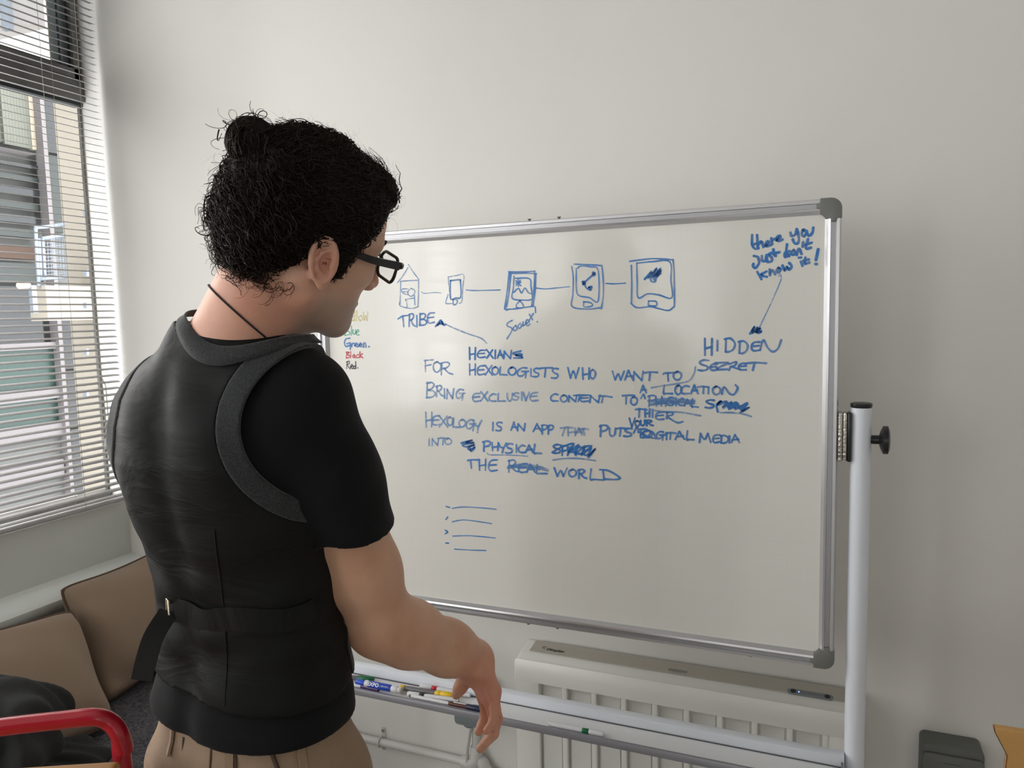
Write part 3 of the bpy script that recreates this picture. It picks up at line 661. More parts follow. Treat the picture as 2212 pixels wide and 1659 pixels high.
marks('handwriting', letters(C5, [('B', 182, 425, 266, 570), ('R', 275, 455, 348, 560), ('I', 348, 488, 362, 574), ('N', 376, 488, 446, 580), ('G', 460, 488, 548, 592)]), 'faint', 5.2)
marks('handwriting', letters(C5, [('E', 622, 528, 702, 606), ('X', 698, 514, 775, 604), ('C', 778, 535, 852, 606), ('L', 862, 532, 936, 606), ('U', 952, 532, 1008, 604), ('S', 1010, 524, 1068, 592), ('I', 1084, 518, 1104, 596), ('V', 1108, 520, 1166, 598), ('E', 1172, 520, 1250, 600)]), 'faint', 5.0)
marks('handwriting', letters(C5, [('C', 1365, 534, 1442, 606), ('O', 1462, 546, 1530, 612), ('N', 1538, 548, 1622, 610), ('E', 1648, 545, 1738, 608), ('N', 1742, 548, 1845, 618)]) + [T(C5, [(1592, 550), (1640, 546), (1705, 546)]), T(C5, [(1645, 550), (1632, 606)]), T(C5, [(1830, 556), (1890, 556), (1955, 566)]), T(C5, [(1870, 560), (1858, 616)])], 'blue', 4.6)
marks('handwriting', letters(C6, [('O', 452, 562, 518, 642)]) + [T(C6, [(375, 552), (430, 548), (490, 550)]), T(C6, [(412, 556), (408, 628)])], 'blue', 4.8)
marks('handwriting', letters(C5, [('H', 172, 710, 240, 848), ('E', 238, 742, 312, 832), ('X', 300, 745, 388, 852), ('O', 378, 755, 436, 838), ('L', 432, 768, 505, 856), ('O', 492, 780, 558, 852), ('G', 558, 778, 650, 884), ('Y', 630, 785, 710, 905)]), 'faint', 5.2)
marks('handwriting', letters(C5, [('I', 808, 808, 826, 886), ('S', 848, 804, 905, 886), ('A', 990, 804, 1050, 882), ('N', 1052, 820, 1130, 886)]), 'blue', 4.8)
marks('handwriting', letters(C5, [('A', 1205, 820, 1280, 895), ('P', 1282, 830, 1340, 916), ('P', 1342, 834, 1398, 918)]), 'blue', 4.8)
marks('handwriting', letters(C5, [('H', 1528, 862, 1612, 932), ('A', 1608, 860, 1672, 922)]) + [T(C5, [(1465, 862), (1520, 854), (1580, 858)]), T(C5, [(1505, 860), (1482, 932)]), T(C5, [(1640, 876), (1690, 868), (1728, 872)]), T(C5, [(1682, 874), (1692, 926)])], 'faint', 5.0)
marks('handwriting', letters(C5, [('P', 1838, 832, 1920, 942), ('U', 1928, 862, 1995, 942), ('S', 2068, 864, 2150, 940)]) + [T(C5, [(1995, 868), (2040, 862), (2095, 864)]), T(C5, [(2040, 866), (2030, 936)])], 'blue', 5.2)
marks('handwriting', letters(C5, [('I', 202, 962, 216, 1028), ('N', 236, 962, 302, 1028), ('O', 356, 960, 424, 1018)]) + [T(C5, [(290, 962), (330, 956), (400, 960)]), T(C5, [(345, 962), (338, 1020)])], 'faint', 4.6)
marks('scribble', [T(C5, [(515, 1005), (625, 975), (560, 1000), (640, 1000), (530, 1020), (560, 1040), (645, 1020), (580, 1045), (600, 1070), (645, 1040), (610, 1085), (600, 1050)])], 'bold', 5)
marks('handwriting', letters(C5, [('P', 722, 986, 800, 1082), ('H', 805, 1002, 874, 1074), ('Y', 870, 1008, 948, 1096), ('S', 940, 1008, 1010, 1100), ('I', 1032, 1022, 1052, 1092), ('C', 1058, 1026, 1128, 1096), ('A', 1130, 1024, 1200, 1092), ('L', 1208, 1018, 1280, 1106)]), 'blue', 5.4)
marks('underline', [T(C5, [(762, 1100), (785, 1116), (900, 1118), (1050, 1122), (1150, 1130)])], 'faint', 3.4)
marks('scribble', letters(C5, [('S', 1385, 1018, 1470, 1100), ('P', 1470, 1030, 1540, 1120), ('A', 1530, 1040, 1610, 1120), ('C', 1600, 1040, 1680, 1110), ('E', 1680, 1030, 1760, 1120)]) +
      [T(C5, [(1390, 1090), (1480, 1040), (1590, 1010), (1530, 1100), (1640, 1020), (1600, 1110), (1700, 1030), (1660, 1120), (1760, 1040), (1720, 1130), (1800, 1055), (1730, 1140)])], 'bold', 5)
marks('underline', [T(C5, [(1392, 1166), (1500, 1152), (1640, 1152), (1798, 1172)])], 'faint', 4.4)
marks('handwriting', letters(C5, [('H', 680, 1160, 755, 1262), ('E', 775, 1162, 862, 1272)]) + [T(C5, [(576, 1172), (610, 1164), (690, 1166)]), T(C5, [(604, 1168), (612, 1244)])], 'blue', 5)
marks('scribble', letters(C5, [('R', 962, 1165, 1060, 1280), ('E', 1060, 1200, 1150, 1285), ('A', 1140, 1205, 1220, 1285), ('L', 1230, 1210, 1335, 1298)]), 'blue', 4.6)
marks('scribble', [(T(C5, [(965, 1240), (1100, 1215), (1250, 1235), (1335, 1262)]), 9), (T(C5, [(970, 1225), (1100, 1232), (1260, 1250)]), 8)], 'faint', 6)
marks('handwriting', letters(C5, [('W', 1402, 1242, 1528, 1325), ('O', 1540, 1256, 1618, 1326), ('R', 1632, 1255, 1712, 1342), ('L', 1742, 1252, 1862, 1358)]) + [T(C5, [(1840, 1258), (1920, 1268), (2010, 1318), (2030, 1340), (1990, 1352), (1882, 1348)]), T(C5, [(1868, 1264), (1880, 1356)])], 'blue', 5)
# right-hand additions
marks('handwriting', letters(C6, [('A', 545, 452, 602, 522)]) + [T(C6, [(550, 578), (574, 536), (590, 580)])], 'blue', 4)
marks('handwriting', letters(C6, [('L', 762, 456, 852, 534), ('O', 876, 452, 942, 542), ('C', 930, 456, 1012, 536), ('A', 1030, 450, 1096, 532), ('I', 1188, 468, 1206, 530), ('O', 1232, 464, 1312, 542)]) +
      [T(C6, [(1095, 470), (1140, 464), (1182, 468)]), T(C6, [(1150, 468), (1146, 530)]), T(C6, [(1325, 535), (1345, 468), (1395, 530), (1440, 538), (1475, 480), (1455, 450)])], 'blue', 4.8)
marks('arrow_line', [T(C6, [(1072, 275), (1058, 340), (1010, 408), (900, 436), (760, 456), (650, 476)])], 'faint', 3.8)
marks('handwriting', letters(C6, [('P', 622, 546, 700, 655), ('H', 690, 560, 756, 650), ('Y', 750, 568, 824, 655), ('S', 806, 565, 870, 645), ('I', 880, 570, 896, 645), ('C', 905, 575, 965, 645), ('A', 965, 585, 1030, 650), ('L', 1035, 582, 1098, 662)]), 'blue', 4)
marks('strike_through', [(T(C6, [(625, 600), (800, 588), (1060, 602)]), 7), (T(C6, [(640, 628), (820, 610), (1055, 622)]), 7), (T(C6, [(650, 640), (760, 625), (900, 622)]), 6)], 'faint', 6)
marks('scribble', letters(C6, [('S', 1165, 592, 1258, 668)]) + [T(C6, [(1285, 705), (1275, 640), (1320, 600), (1280, 640), (1370, 605), (1330, 670), (1420, 610), (1390, 680), (1470, 620), (1450, 680), (1570, 620), (1510, 700), (1585, 660), (1500, 715)]), (T(C6, [(1370, 620), (1400, 668), (1460, 620), (1500, 670), (1560, 630)]), 8)], 'bold', 5)
marks('underline', [T(C6, [(685, 694), (800, 706), (930, 710), (1120, 742)]), T(C6, [(1310, 714), (1420, 714), (1530, 728), (1605, 750)])], 'faint', 4.4)
marks('handwriting', letters(C6, [('H', 585, 678, 640, 755), ('I', 655, 684, 674, 758), ('E', 690, 706, 775, 780)]) + [T(C6, [(500, 684), (540, 678), (605, 686)]), T(C6, [(536, 682), (532, 756)]), T(C6, [(800, 712), (798, 770)]), T(C6, [(795, 712), (850, 712), (850, 735), (805, 748), (850, 785), (905, 810), (950, 800)])], 'blue', 4.8)
marks('handwriting', letters(C6, [('V', 440, 768, 495, 850), ('O', 495, 792, 542, 842), ('U', 545, 788, 592, 838), ('R', 600, 786, 668, 838)]) + [T(C6, [(482, 905), (515, 848), (526, 902)])], 'bold', 5)
marks('handwriting', letters(C6, [('D', 540, 872, 640, 950), ('O', 570, 885, 660, 955), ('G', 695, 892, 778, 975), ('I', 788, 905, 806, 968), ('A', 878, 895, 965, 968), ('L', 985, 890, 1056, 976)]) + [T(C6, [(790, 912), (830, 906), (882, 910)]), T(C6, [(836, 908), (830, 966)]), T(C6, [(540, 900), (620, 945), (695, 960)]), T(C6, [(545, 930), (600, 885), (660, 900), (690, 945)])], 'blue', 5)
marks('handwriting', letters(C6, [('M', 1112, 910, 1222, 996), ('E', 1235, 926, 1305, 1000), ('D', 1312, 932, 1388, 1004), ('I', 1390, 936, 1404, 1000), ('A', 1415, 926, 1492, 998)]), 'blue', 4.8)
marks('handwriting', letters(C6, [('H', 1155, 8, 1236, 164), ('I', 1272, 26, 1292, 122), ('D', 1352, 6, 1450, 132), ('D', 1485, 30, 1572, 146), ('E', 1605, 38, 1692, 122)]) + [T(C6, [(1690, 115), (1720, 20), (1760, 90), (1810, 132), (1860, 100), (1892, 20)])], 'blue', 5)
marks('handwriting', letters(C6, [('S', 1098, 210, 1202, 312), ('E', 1212, 248, 1282, 310), ('C', 1480, 240, 1560, 308)]) + [T(C6, [(1260, 240), (1388, 236), (1320, 270), (1275, 300), (1380, 300)]), T(C6, [(1395, 250), (1460, 228), (1450, 262), (1410, 275), (1395, 308)]), T(C6, [(1420, 275), (1490, 300)]), T(C6, [(1495, 272), (1555, 268)]), T(C6, [(1560, 242), (1650, 236), (1748, 242)]), T(C6, [(1636, 242), (1620, 308)])], 'blue', 5)
marks('arrow_head', [T(C7, [(250, 1165), (290, 1100), (270, 1160), (320, 1105), (300, 1150), (345, 1110), (310, 1150), (350, 1140), (325, 1160), (270, 1130)])], 'bold', 5)
marks('arrow_line', [T(C7, [(505, 650), (515, 632), (528, 650), (520, 700), (440, 885), (335, 1105)])], 'faint', 3)
marks('handwriting', [T(C7, p) for p in (
    [(268, 282), (268, 360), (290, 402), (325, 398)], [(270, 372), (300, 358)], [(312, 282), (318, 385)], [(318, 372), (345, 338), (358, 352), (368, 388)], [(385, 378), (420, 350), (405, 338), (388, 360), (405, 382), (435, 370)], [(440, 310), (448, 362)], [(445, 332), (470, 316), (485, 320)], [(485, 328), (520, 300), (512, 285), (490, 305), (500, 335), (540, 322)],
    [(612, 260), (622, 290), (655, 275), (668, 228)], [(668, 228), (686, 300), (680, 350), (650, 356), (632, 320)], [(722, 238), (712, 278), (738, 290), (752, 252), (728, 232)], [(755, 245), (775, 288), (808, 260), (815, 215)])], 'bold', 5.8)
marks('handwriting', [T(C7, p) for p in (
    [(285, 468), (320, 480), (330, 530), (300, 575), (275, 560), (280, 540)], [(355, 470), (360, 510), (385, 512), (398, 460)], [(400, 470), (402, 518)], [(440, 440), (415, 460), (440, 480), (445, 515), (410, 522)], [(458, 410), (465, 460), (480, 468)], [(450, 448), (510, 436)],
    [(580, 365), (575, 430), (600, 470)], [(600, 425), (565, 440), (562, 480), (600, 460)], [(640, 415), (618, 440), (632, 460), (655, 440), (640, 415)], [(668, 460), (672, 420), (690, 405), (710, 450)], [(725, 345), (722, 385)], [(768, 318), (750, 400), (795, 395)], [(745, 368), (800, 350)])], 'bold', 5.8)
marks('handwriting', [T(C7, p) for p in (
    [(315, 612), (350, 675)], [(395, 608), (345, 640), (400, 655)], [(425, 590), (428, 640)], [(428, 620), (450, 595), (475, 632)], [(505, 575), (485, 600), (505, 615), (525, 590), (505, 575)], [(540, 555), (560, 600), (580, 565), (600, 592), (622, 560), (600, 532)], [(705, 520), (718, 556)], [(688, 484), (705, 482)], [(745, 485), (740, 538), (780, 528)], [(730, 510), (775, 500)],
    [(860, 408), (840, 505)], [(836, 540), (848, 542)])], 'bold', 5.8)
# colour key
marks('handwriting', [T(C3, p) for p in ([(360, 965), (385, 1005)], [(425, 940), (375, 1060)], [(395, 1030), (425, 1010), (405, 990), (395, 1045), (430, 1045)], [(440, 960), (438, 1050)], [(460, 960), (458, 1050)], [(500, 1000), (475, 1020), (490, 1050), (510, 1030), (500, 1000)], [(520, 975), (525, 1045), (540, 1000), (550, 1050), (558, 970)])], 'yellow', 3.6, 'yellow word Yellow')
marks('handwriting', [T(C3, p) for p in ([(358, 1100), (352, 1178)], [(350, 1105), (385, 1098), (380, 1130), (355, 1138), (390, 1145), (395, 1170), (355, 1180)], [(412, 1095), (410, 1178)], [(425, 1130), (425, 1165), (445, 1165), (448, 1130)], [(452, 1155), (478, 1145), (470, 1130), (455, 1145), (460, 1175), (482, 1175)])], 'teal', 3.4, 'teal word Blue')
marks('handwriting', [T(C3, p) for p in ([(398, 1205), (360, 1215), (350, 1255), (365, 1280), (400, 1265)], [(370, 1255), (402, 1250), (400, 1305)], [(415, 1280), (420, 1255), (438, 1250)], [(440, 1270), (468, 1260), (455, 1250), (442, 1275), (470, 1282)], [(478, 1270), (505, 1262), (492, 1250), (480, 1275), (508, 1282)], [(522, 1285), (520, 1252), (535, 1250), (542, 1285)], [(566, 1280), (570, 1282)])], 'blue', 4.4, 'blue word Green')
marks('handwriting', [T(C3, p) for p in ([(370, 1330), (366, 1382)], [(365, 1330), (392, 1332), (372, 1352), (396, 1360), (390, 1378), (366, 1382)], [(405, 1328), (404, 1380)], [(438, 1352), (420, 1365), (432, 1380), (440, 1355), (444, 1380)], [(475, 1352), (455, 1362), (460, 1380), (478, 1376)], [(488, 1328), (486, 1382)], [(510, 1345), (490, 1362), (514, 1382)])], 'red', 3.8, 'red word Black')
marks('handwriting', [T(C3, p) for p in ([(374, 1420), (368, 1478)], [(366, 1420), (392, 1412), (390, 1435), (370, 1442), (402, 1480)], [(405, 1462), (425, 1452), (415, 1440), (404, 1465), (425, 1478)], [(448, 1455), (430, 1460), (435, 1478), (450, 1470)], [(450, 1415), (450, 1478)], [(468, 1470), (471, 1472)])], 'black', 3.2, 'black word Red')
# drawings, from left to right
marks('drawing', [T(C3, p) for p in ([(922, 545), (965, 612), (1008, 668)], [(918, 572), (870, 650), (825, 708)], [(848, 696), (920, 690), (1000, 686)], [(853, 704), (850, 800), (846, 900)], [(842, 890), (848, 915), (900, 932), (960, 938), (1010, 922)], [(1013, 675), (1012, 800), (1008, 915)],
      [(948, 758), (975, 775), (978, 800), (950, 830), (922, 815), (920, 785), (948, 758)], [(920, 765), (878, 763), (860, 775), (880, 805), (915, 815)], [(872, 790), (918, 790)], [(896, 862), (906, 880), (912, 935)], [(896, 860), (930, 852), (972, 846)], [(976, 820), (980, 905)])], 'faint', 3.2)
marks('connector_line', [T(C3, [(1040, 790), (1060, 803), (1100, 802), (1160, 796), (1215, 800)])], 'faint', 2.2)
marks('drawing', [T(C3, p) for p in ([(1285, 655), (1350, 645), (1417, 638), (1410, 740)], [(1410, 740), (1404, 850), (1395, 885), (1378, 893)], [(1278, 656), (1290, 790)], [(1278, 812), (1256, 885), (1272, 896), (1318, 894)])], 'faint', 2.6)
marks('drawing', [T(C3, p) for p in ([(1298, 690), (1378, 682), (1388, 700), (1391, 835), (1345, 845), (1300, 850), (1298, 690)], [(1322, 856), (1326, 902), (1350, 900), (1362, 875), (1345, 857), (1322, 856)])], 'blue', 4)
marks('connector_line', [T(C3, [(1440, 773), (1500, 778), (1600, 777), (1745, 773)])], 'blue', 3.2)
marks('drawing', [T(C3, p) for p in ([(1822, 610), (1940, 612), (2055, 605)], [(1835, 625), (1960, 622), (2068, 628)], [(1826, 612), (1808, 780), (1784, 940)], [(1842, 620), (1822, 800), (1800, 925)], [(1786, 945), (1850, 945), (1930, 935), (2042, 918)], [(1800, 955), (1830, 945)], [(2052, 610), (2048, 760), (2024, 920)], [(2064, 630), (2055, 800), (2040, 905)])], 'blue', 4)
marks('drawing', [T(C3, p) for p in ([(1868, 650), (1862, 760), (1854, 850), (1960, 864), (2020, 860), (2032, 835), (2020, 740), (2005, 672), (1880, 668)], [(1866, 795), (1908, 758), (1935, 800), (1965, 755), (1995, 795), (2022, 808)], [(1885, 690), (1930, 735)], [(1925, 688), (1888, 732)], [(1905, 680), (1908, 740)], [(1885, 712), (1930, 705)], [(1922, 870), (1890, 905), (1895, 930), (1940, 935), (1952, 910), (1922, 870)])], 'blue', 3.6)
marks('connector_line', [T(C4, [(-14, 275), (60, 282), (130, 276), (235, 266)])], 'blue', 3)
marks('drawing', [T(C4, p) for p in ([(270, 103), (370, 106), (468, 113)], [(252, 122), (262, 200), (260, 320), (255, 410), (370, 428), (456, 418)], [(470, 120), (478, 200), (480, 330), (465, 425)], [(284, 135), (286, 290), (308, 332), (380, 345), (443, 368), (443, 150), (390, 122), (320, 116), (295, 130)], [(338, 375), (388, 382), (400, 405), (342, 412), (338, 375)])], 'blue', 3.6)
marks('drawing', [T(C4, p) for p in ([(412, 172), (338, 240)], [(340, 242), (358, 275), (385, 290)])], 'bold', 4)
marks('drawing', [(T(C4, [(406, 165), (418, 175), (404, 182), (414, 168)]), 7), (T(C4, [(332, 232), (344, 242), (334, 250), (342, 232)]), 7), (T(C4, [(376, 270), (396, 266), (388, 292), (378, 272)]), 5)], 'bold', 5)
marks('connector_line', [T(C4, [(498, 242), (560, 245), (640, 240)])], 'bold', 3)
marks('drawing', [T(C4, p) for p in ([(672, 82), (820, 64), (920, 66), (986, 72)], [(984, 70), (992, 150), (995, 385), (985, 415), (950, 438), (880, 424), (820, 410), (728, 418), (680, 388)], [(683, 112), (686, 250), (683, 390)], [(722, 96), (840, 84), (962, 86), (970, 220), (976, 346), (880, 325), (800, 318), (732, 345), (725, 220), (722, 96)], [(808, 370), (860, 372), (864, 402), (810, 402), (808, 370)])], 'blue', 3.8)
marks('drawing', [(T(C4, [(780, 212), (830, 155), (800, 205), (870, 130), (820, 200), (900, 130), (840, 200), (902, 145), (860, 200), (895, 170)]), 5), (T(C4, [(820, 205), (830, 228), (855, 228), (862, 195)]), 4.5), (T(C4, [(780, 210), (815, 180), (850, 215)]), 5)], 'blue', 5)
marks('handwriting', letters(C3, [('R', 925, 985, 985, 1100), ('I', 990, 1005, 1006, 1102), ('B', 1022, 985, 1085, 1090), ('E', 1090, 975, 1158, 1070)]) + [T(C3, [(830, 1032), (870, 1008), (925, 1000)]), T(C3, [(872, 1010), (880, 1100)])], 'blue', 4.6)
marks('arrow_head', [T(C3, [(1165, 1100), (1195, 1060), (1212, 1045), (1235, 1080), (1200, 1075), (1180, 1095), (1215, 1060), (1240, 1090), (1255, 1080)])], 'bold', 4.5)
marks('arrow_line', [T(C3, [(1250, 1078), (1330, 1115), (1440, 1160), (1560, 1200), (1600, 1225), (1622, 1250)])], 'faint', 3.8)
marks('handwriting', [T(C3, p) for p in ([(1852, 1045), (1812, 1068), (1808, 1095), (1845, 1112), (1848, 1140), (1805, 1210)], [(1885, 1090), (1862, 1115), (1872, 1140), (1895, 1120), (1885, 1090)], [(1925, 1070), (1905, 1095), (1915, 1118), (1935, 1100), (1930, 1085)], [(1950, 1060), (1948, 1095), (1965, 1085)], [(1975, 1075), (2005, 1055), (1985, 1040), (1972, 1070), (1990, 1095), (2012, 1080)], [(2005, 990), (2035, 1040)], [(2040, 985), (2005, 1045)], [(2058, 925), (2062, 975)], [(2076, 1056), (2080, 1060)])], 'blue', 3.6)
marks('list_line', [[(977, 1098), (1000, 1095), (1040, 1097), (1072, 1100)], [(977, 1127), (1000, 1123), (1030, 1126), (1062, 1131)], [(978, 1158), (1010, 1157), (1040, 1159), (1070, 1162)], [(982, 1186), (1015, 1188), (1050, 1189)]], 'blue', 3.2)
marks('list_bullet', [[(964, 1094), (971, 1096)], [(963, 1122), (967, 1117)], [(962, 1145), (967, 1149), (962, 1153)], [(963, 1173), (969, 1173)]], 'bold', 4)
marks('stray_mark', [[(1598, 1411), (1612, 1415), (1622, 1418)]], 'bold', 2.5)

# ------------------------------------------------------------ board stand, tray, clamp, knob
PX, PYs = 0.0610, 1.546; ptop = at_y(1860, 880, PYs)[2]
st = thing('board_stand', 'pale blue-white tubular stand holding the whiteboard at its right edge', 'stand', (-0.57, PYs, 0))
for sgn, x in ((1, PX), (-1, -1.2005)):
    o = tube('upright', [(x, PYs, 0.06), (x, PYs, ptop)], 0.0185, M['post'], seg=28); adopt(st, o)
    o = tube('end_cap', [(x, PYs, ptop - 0.001), (x, PYs, ptop + 0.003), (x, PYs, ptop + 0.0075), (x, PYs, ptop + 0.009)], [0.0180, 0.0192, 0.0192, 0.016], M['black'], seg=28); adopt(st, o)
    # foot bar and castors
    o = tube('foot', [(x, PYs - 0.30, 0.07), (x, PYs + 0.24, 0.07)], 0.018, M['post'], seg=16); adopt(st, o)
    for dy in (-0.28, 0.22):
        o = tube('castor', [(x - 0.012, PYs + dy, 0.026), (x + 0.012, PYs + dy, 0.026)], 0.026, M['black'], seg=20); adopt(st, o)
        o = tube('castor_fork', [(x, PYs + dy, 0.03), (x, PYs + dy, 0.06)], 0.008, M['steel'], seg=8); adopt(st, o)
    # clamp between board and post
    e = bx1 if sgn > 0 else bx0; zc_ = at_y(1826, 943, BY)[2]; hh = 0.047
    def cx_(t): return e + sgn * t
    g = (x - sgn * 0.0165) if sgn > 0 else x + 0.0165
    wdt = abs(g - e)
    for k, (t0, t1, mm, nm) in enumerate(((0.0, 0.34, M['steel'], 'clamp_plate'), (0.37, 0.68, M['steel'], 'clamp_plate'), (0.68, 1.0, M['black'], 'clamp_pad'))):
        o = box(nm, (e + sgn * wdt * t0, BY - 0.012, zc_ - hh), (e + sgn * wdt * t1, BY + 0.018, zc_ + hh), mm, bevel=0.003); adopt(st, o)
    o = tube('knob', [(x + sgn * d, PYs, at_y(1900, 950, PYs)[2]) for d in (0.017, 0.0185, 0.031, 0.034, 0.038, 0.046, 0.049)], [0.009, 0.0085, 0.0085, 0.018, 0.0265, 0.0265, 0.019], M['black'], seg=24); adopt(st, o)
TZ = 0.605
M['joint'] = mat('dark_joint', (0.10, 0.10, 0.115), 0.7)
o = box('crossbar', (-1.2, 1.52, TZ - 0.015), (PX - 0.018, 1.5445, 0.6275), M['post'], bevel=0.002); adopt(st, o)
bm = bmesh.new(); tl, tr = -1.19, PX - 0.020
prism(bm, [(1.5195, TZ - 0.004), (1.5195, TZ), (1.458, TZ), (1.4565, TZ - 0.004)], 0, tl, tr)
tray = thing('pen_tray', 'long narrow white pen tray with grey front lip below the whiteboard', 'tray', ((tl + tr) / 2, 1.49, TZ - 0.012))
o = bm_obj('tray_floor', bm, M['tray']); adopt(tray, o)
o = box('joint_strip', (tl, 1.5180, TZ - 0.001), (tr, 1.5196, TZ + 0.0022), M['joint']); adopt(tray, o)
bm = bmesh.new(); prism(bm, [(1.4575, TZ - 0.013), (1.4575, TZ + 0.0025), (1.4515, TZ + 0.0025), (1.449, TZ - 0.004), (1.451, TZ - 0.013)], 0, tl, tr)
o = bm_obj('front_lip', bm, M['lip'], smooth=True); adopt(tray, o)
o = box('end_cap', (tr - 0.004, 1.4535, TZ - 0.012), (tr, 1.5195, TZ + 0.012), M['corner']); adopt(tray, o)
o = box('end_cap', (tl, 1.4535, TZ - 0.012), (tl + 0.004, 1.5195, TZ + 0.012), M['corner']); adopt(tray, o)

# pens -----------------------------------------------------------------------
C8 = (740, 1400, .18083)
PM = {}
def pm(name, col, **k):
    if name not in PM: PM[name] = mat(name, col, 0.32, **k)
    return PM[name]
WH = pm('pen_white', (0.72, 0.72, 0.74)); GR = pm('pen_grey_barrel', (0.16, 0.15, 0.17)); YE = pm('pen_yellow', (0.78, 0.52, 0.02)); BL = pm('pen_blue', (0.01, 0.06, 0.48))
BC = pm('pen_blue_cap', (0.015, 0.09, 0.6)); GN = pm('pen_green', (0.005, 0.14, 0.05)); PU = pm('pen_purple', (0.055, 0.02, 0.12)); RD = pm('pen_red', (0.55, 0.01, 0.03)); BK = pm('pen_black', (0.015, 0.015, 0.018))
MR = pm('pen_maroon', (0.09, 0.015, 0.01)); NV = pm('pen_navy', (0.01, 0.015, 0.06)); CT = pm('pen_clear_end', (0.62, 0.62, 0.58))
def pen(name, label, p0, p1, r, segs, zoff=0.0, group='marker pens lying in the pen tray'):
    """segs: (t0, t1, material, part name, radius scale)"""
    a = at_z(*p0, TZ + r + zoff); b_ = at_z(*p1, TZ + r + zoff); lim0, lim1 = 1.4585 + r, 1.5185 - r
    a[1] = min(max(a[1], lim0), lim1); b_[1] = min(max(b_[1], lim0), lim1)
    t = thing(name, label, 'marker', tuple(a - [0, 0, r]), group)
    for (t0, t1, mm, nm, s) in segs:
        n_ = b_ - a; P_ = [a + n_ * (t0 + (t1 - t0) * u) for u in (0, .08, .92, 1)]
        o = tube(nm, P_, [r * s * .86, r * s, r * s, r * s * .86], mm, seg=16); adopt(t, o)
    return t, a, b_
pen('marker_pen', 'grey marker pen with green cap at the left end of the tray', T(C8, [(30, 345)])[0], T(C8, [(375, 372)])[0], 0.0058, [(0, .45, GR, 'barrel', 1), (.43, 1, GN, 'cap', 1.12)], group='marker pens lying in the pen tray')
bp_, ba, bb = pen('whiteboard_marker', 'fat blue and white whiteboard marker with blue cap in the tray', T(C8, [(152, 408)])[0], T(C8, [(690, 525)])[0], 0.0082,
    [(0, .2, BC, 'cap', .82), (.2, .285, WH, 'collar', 1), (.285, .78, BL, 'label_sleeve', 1.01), (.78, .92, WH, 'barrel', .98), (.92, 1, CT, 'end_plug', .88)], 0.004)
d_ = bb - ba; d_ /= np.linalg.norm(d_)
vd = CAM - (ba + bb) / 2; vd -= vd.dot(d_) * d_; vd /= np.linalg.norm(vd); upv = np.cross(vd, d_)
if upv[2] < 0: upv = -upv
text_obj('lettering', 'EXPO', 0.0125, WH, ba + (bb - ba) * .41 + vd * .0086, d_, upv, bp_, bold=0.0003)
text_obj('lettering', 'DRY ERASE', 0.0036, WH, ba + (bb - ba) * .66 + vd * .0086 + upv * .001, d_, upv, bp_)
pen('marker_pen', 'thin white marker with purple cap beneath the blue and white marker', T(C8, [(40, 448)])[0], T(C8, [(425, 505)])[0], 0.0046, [(0, .45, WH, 'barrel', .9), (.42, 1, PU, 'cap', 1.1)])
pen('highlighter', 'grey barrelled yellow highlighter lying in the middle of the tray', T(C8, [(692, 470)])[0], T(C8, [(1310, 572)])[0], 0.0070, [(0, .09, YE, 'end_plug', 1), (.09, .7, GR, 'barrel', .92), (.68, .8, YE, 'collar', 1), (.79, 1, YE, 'cap', 1.12)], 0.002)
pen('marker_pen', 'white marker with a red band behind the yellow highlighter', T(C8, [(930, 452)])[0], T(C8, [(1525, 568)])[0], 0.0060, [(0, .24, WH, 'cap', 1.05), (.23, .34, RD, 'band', 1.02), (.34, .95, WH, 'barrel', .95), (.95, 1, WH, 'end_plug', .85)])
pen('marker_pen', 'white marker with a black band in front of the yellow highlighter', T(C8, [(778, 545)])[0], T(C8, [(1390, 628)])[0], 0.0060, [(0, .24, WH, 'cap', 1.05), (.23, .33, BK, 'band', 1.02), (.33, .96, WH, 'barrel', .95), (.96, 1, CT, 'end_plug', .85)], 0.001)
pen('marker_pen', 'thin white marker with maroon cap at the front lip of the tray', T(C8, [(785, 578)])[0], T(C8, [(1525, 748)])[0], 0.0042, [(0, .05, MR, 'end_plug', .8), (.03, .63, WH, 'barrel', .95), (.63, 1, MR, 'cap', 1.05)], 0.002)
pen('marker_pen', 'white marker with navy blue cap near the hand in the tray', T(C8, [(1300, 685)])[0], T(C8, [(1700, 745)])[0], 0.0060, [(0, .42, WH, 'barrel', .85), (.42, 1, NV, 'cap', 1.05)])
pen('marker_pen', 'slim black pen behind the navy capped marker in the tray', T(C8, [(1190, 640)])[0], T(C8, [(1640, 705)])[0], 0.0032, [(0, .8, BK, 'barrel', 1), (.8, 1, BK, 'cap', 1.15)])
pen('marker_pen', 'white marker with green band lying alone on the right half of the tray', (1178, 1572), (1300, 1594), 0.0052, [(0, .62, WH, 'barrel', 1), (.62, .74, GN, 'band', 1.03), (.74, 1, WH, 'cap', 1.05)])

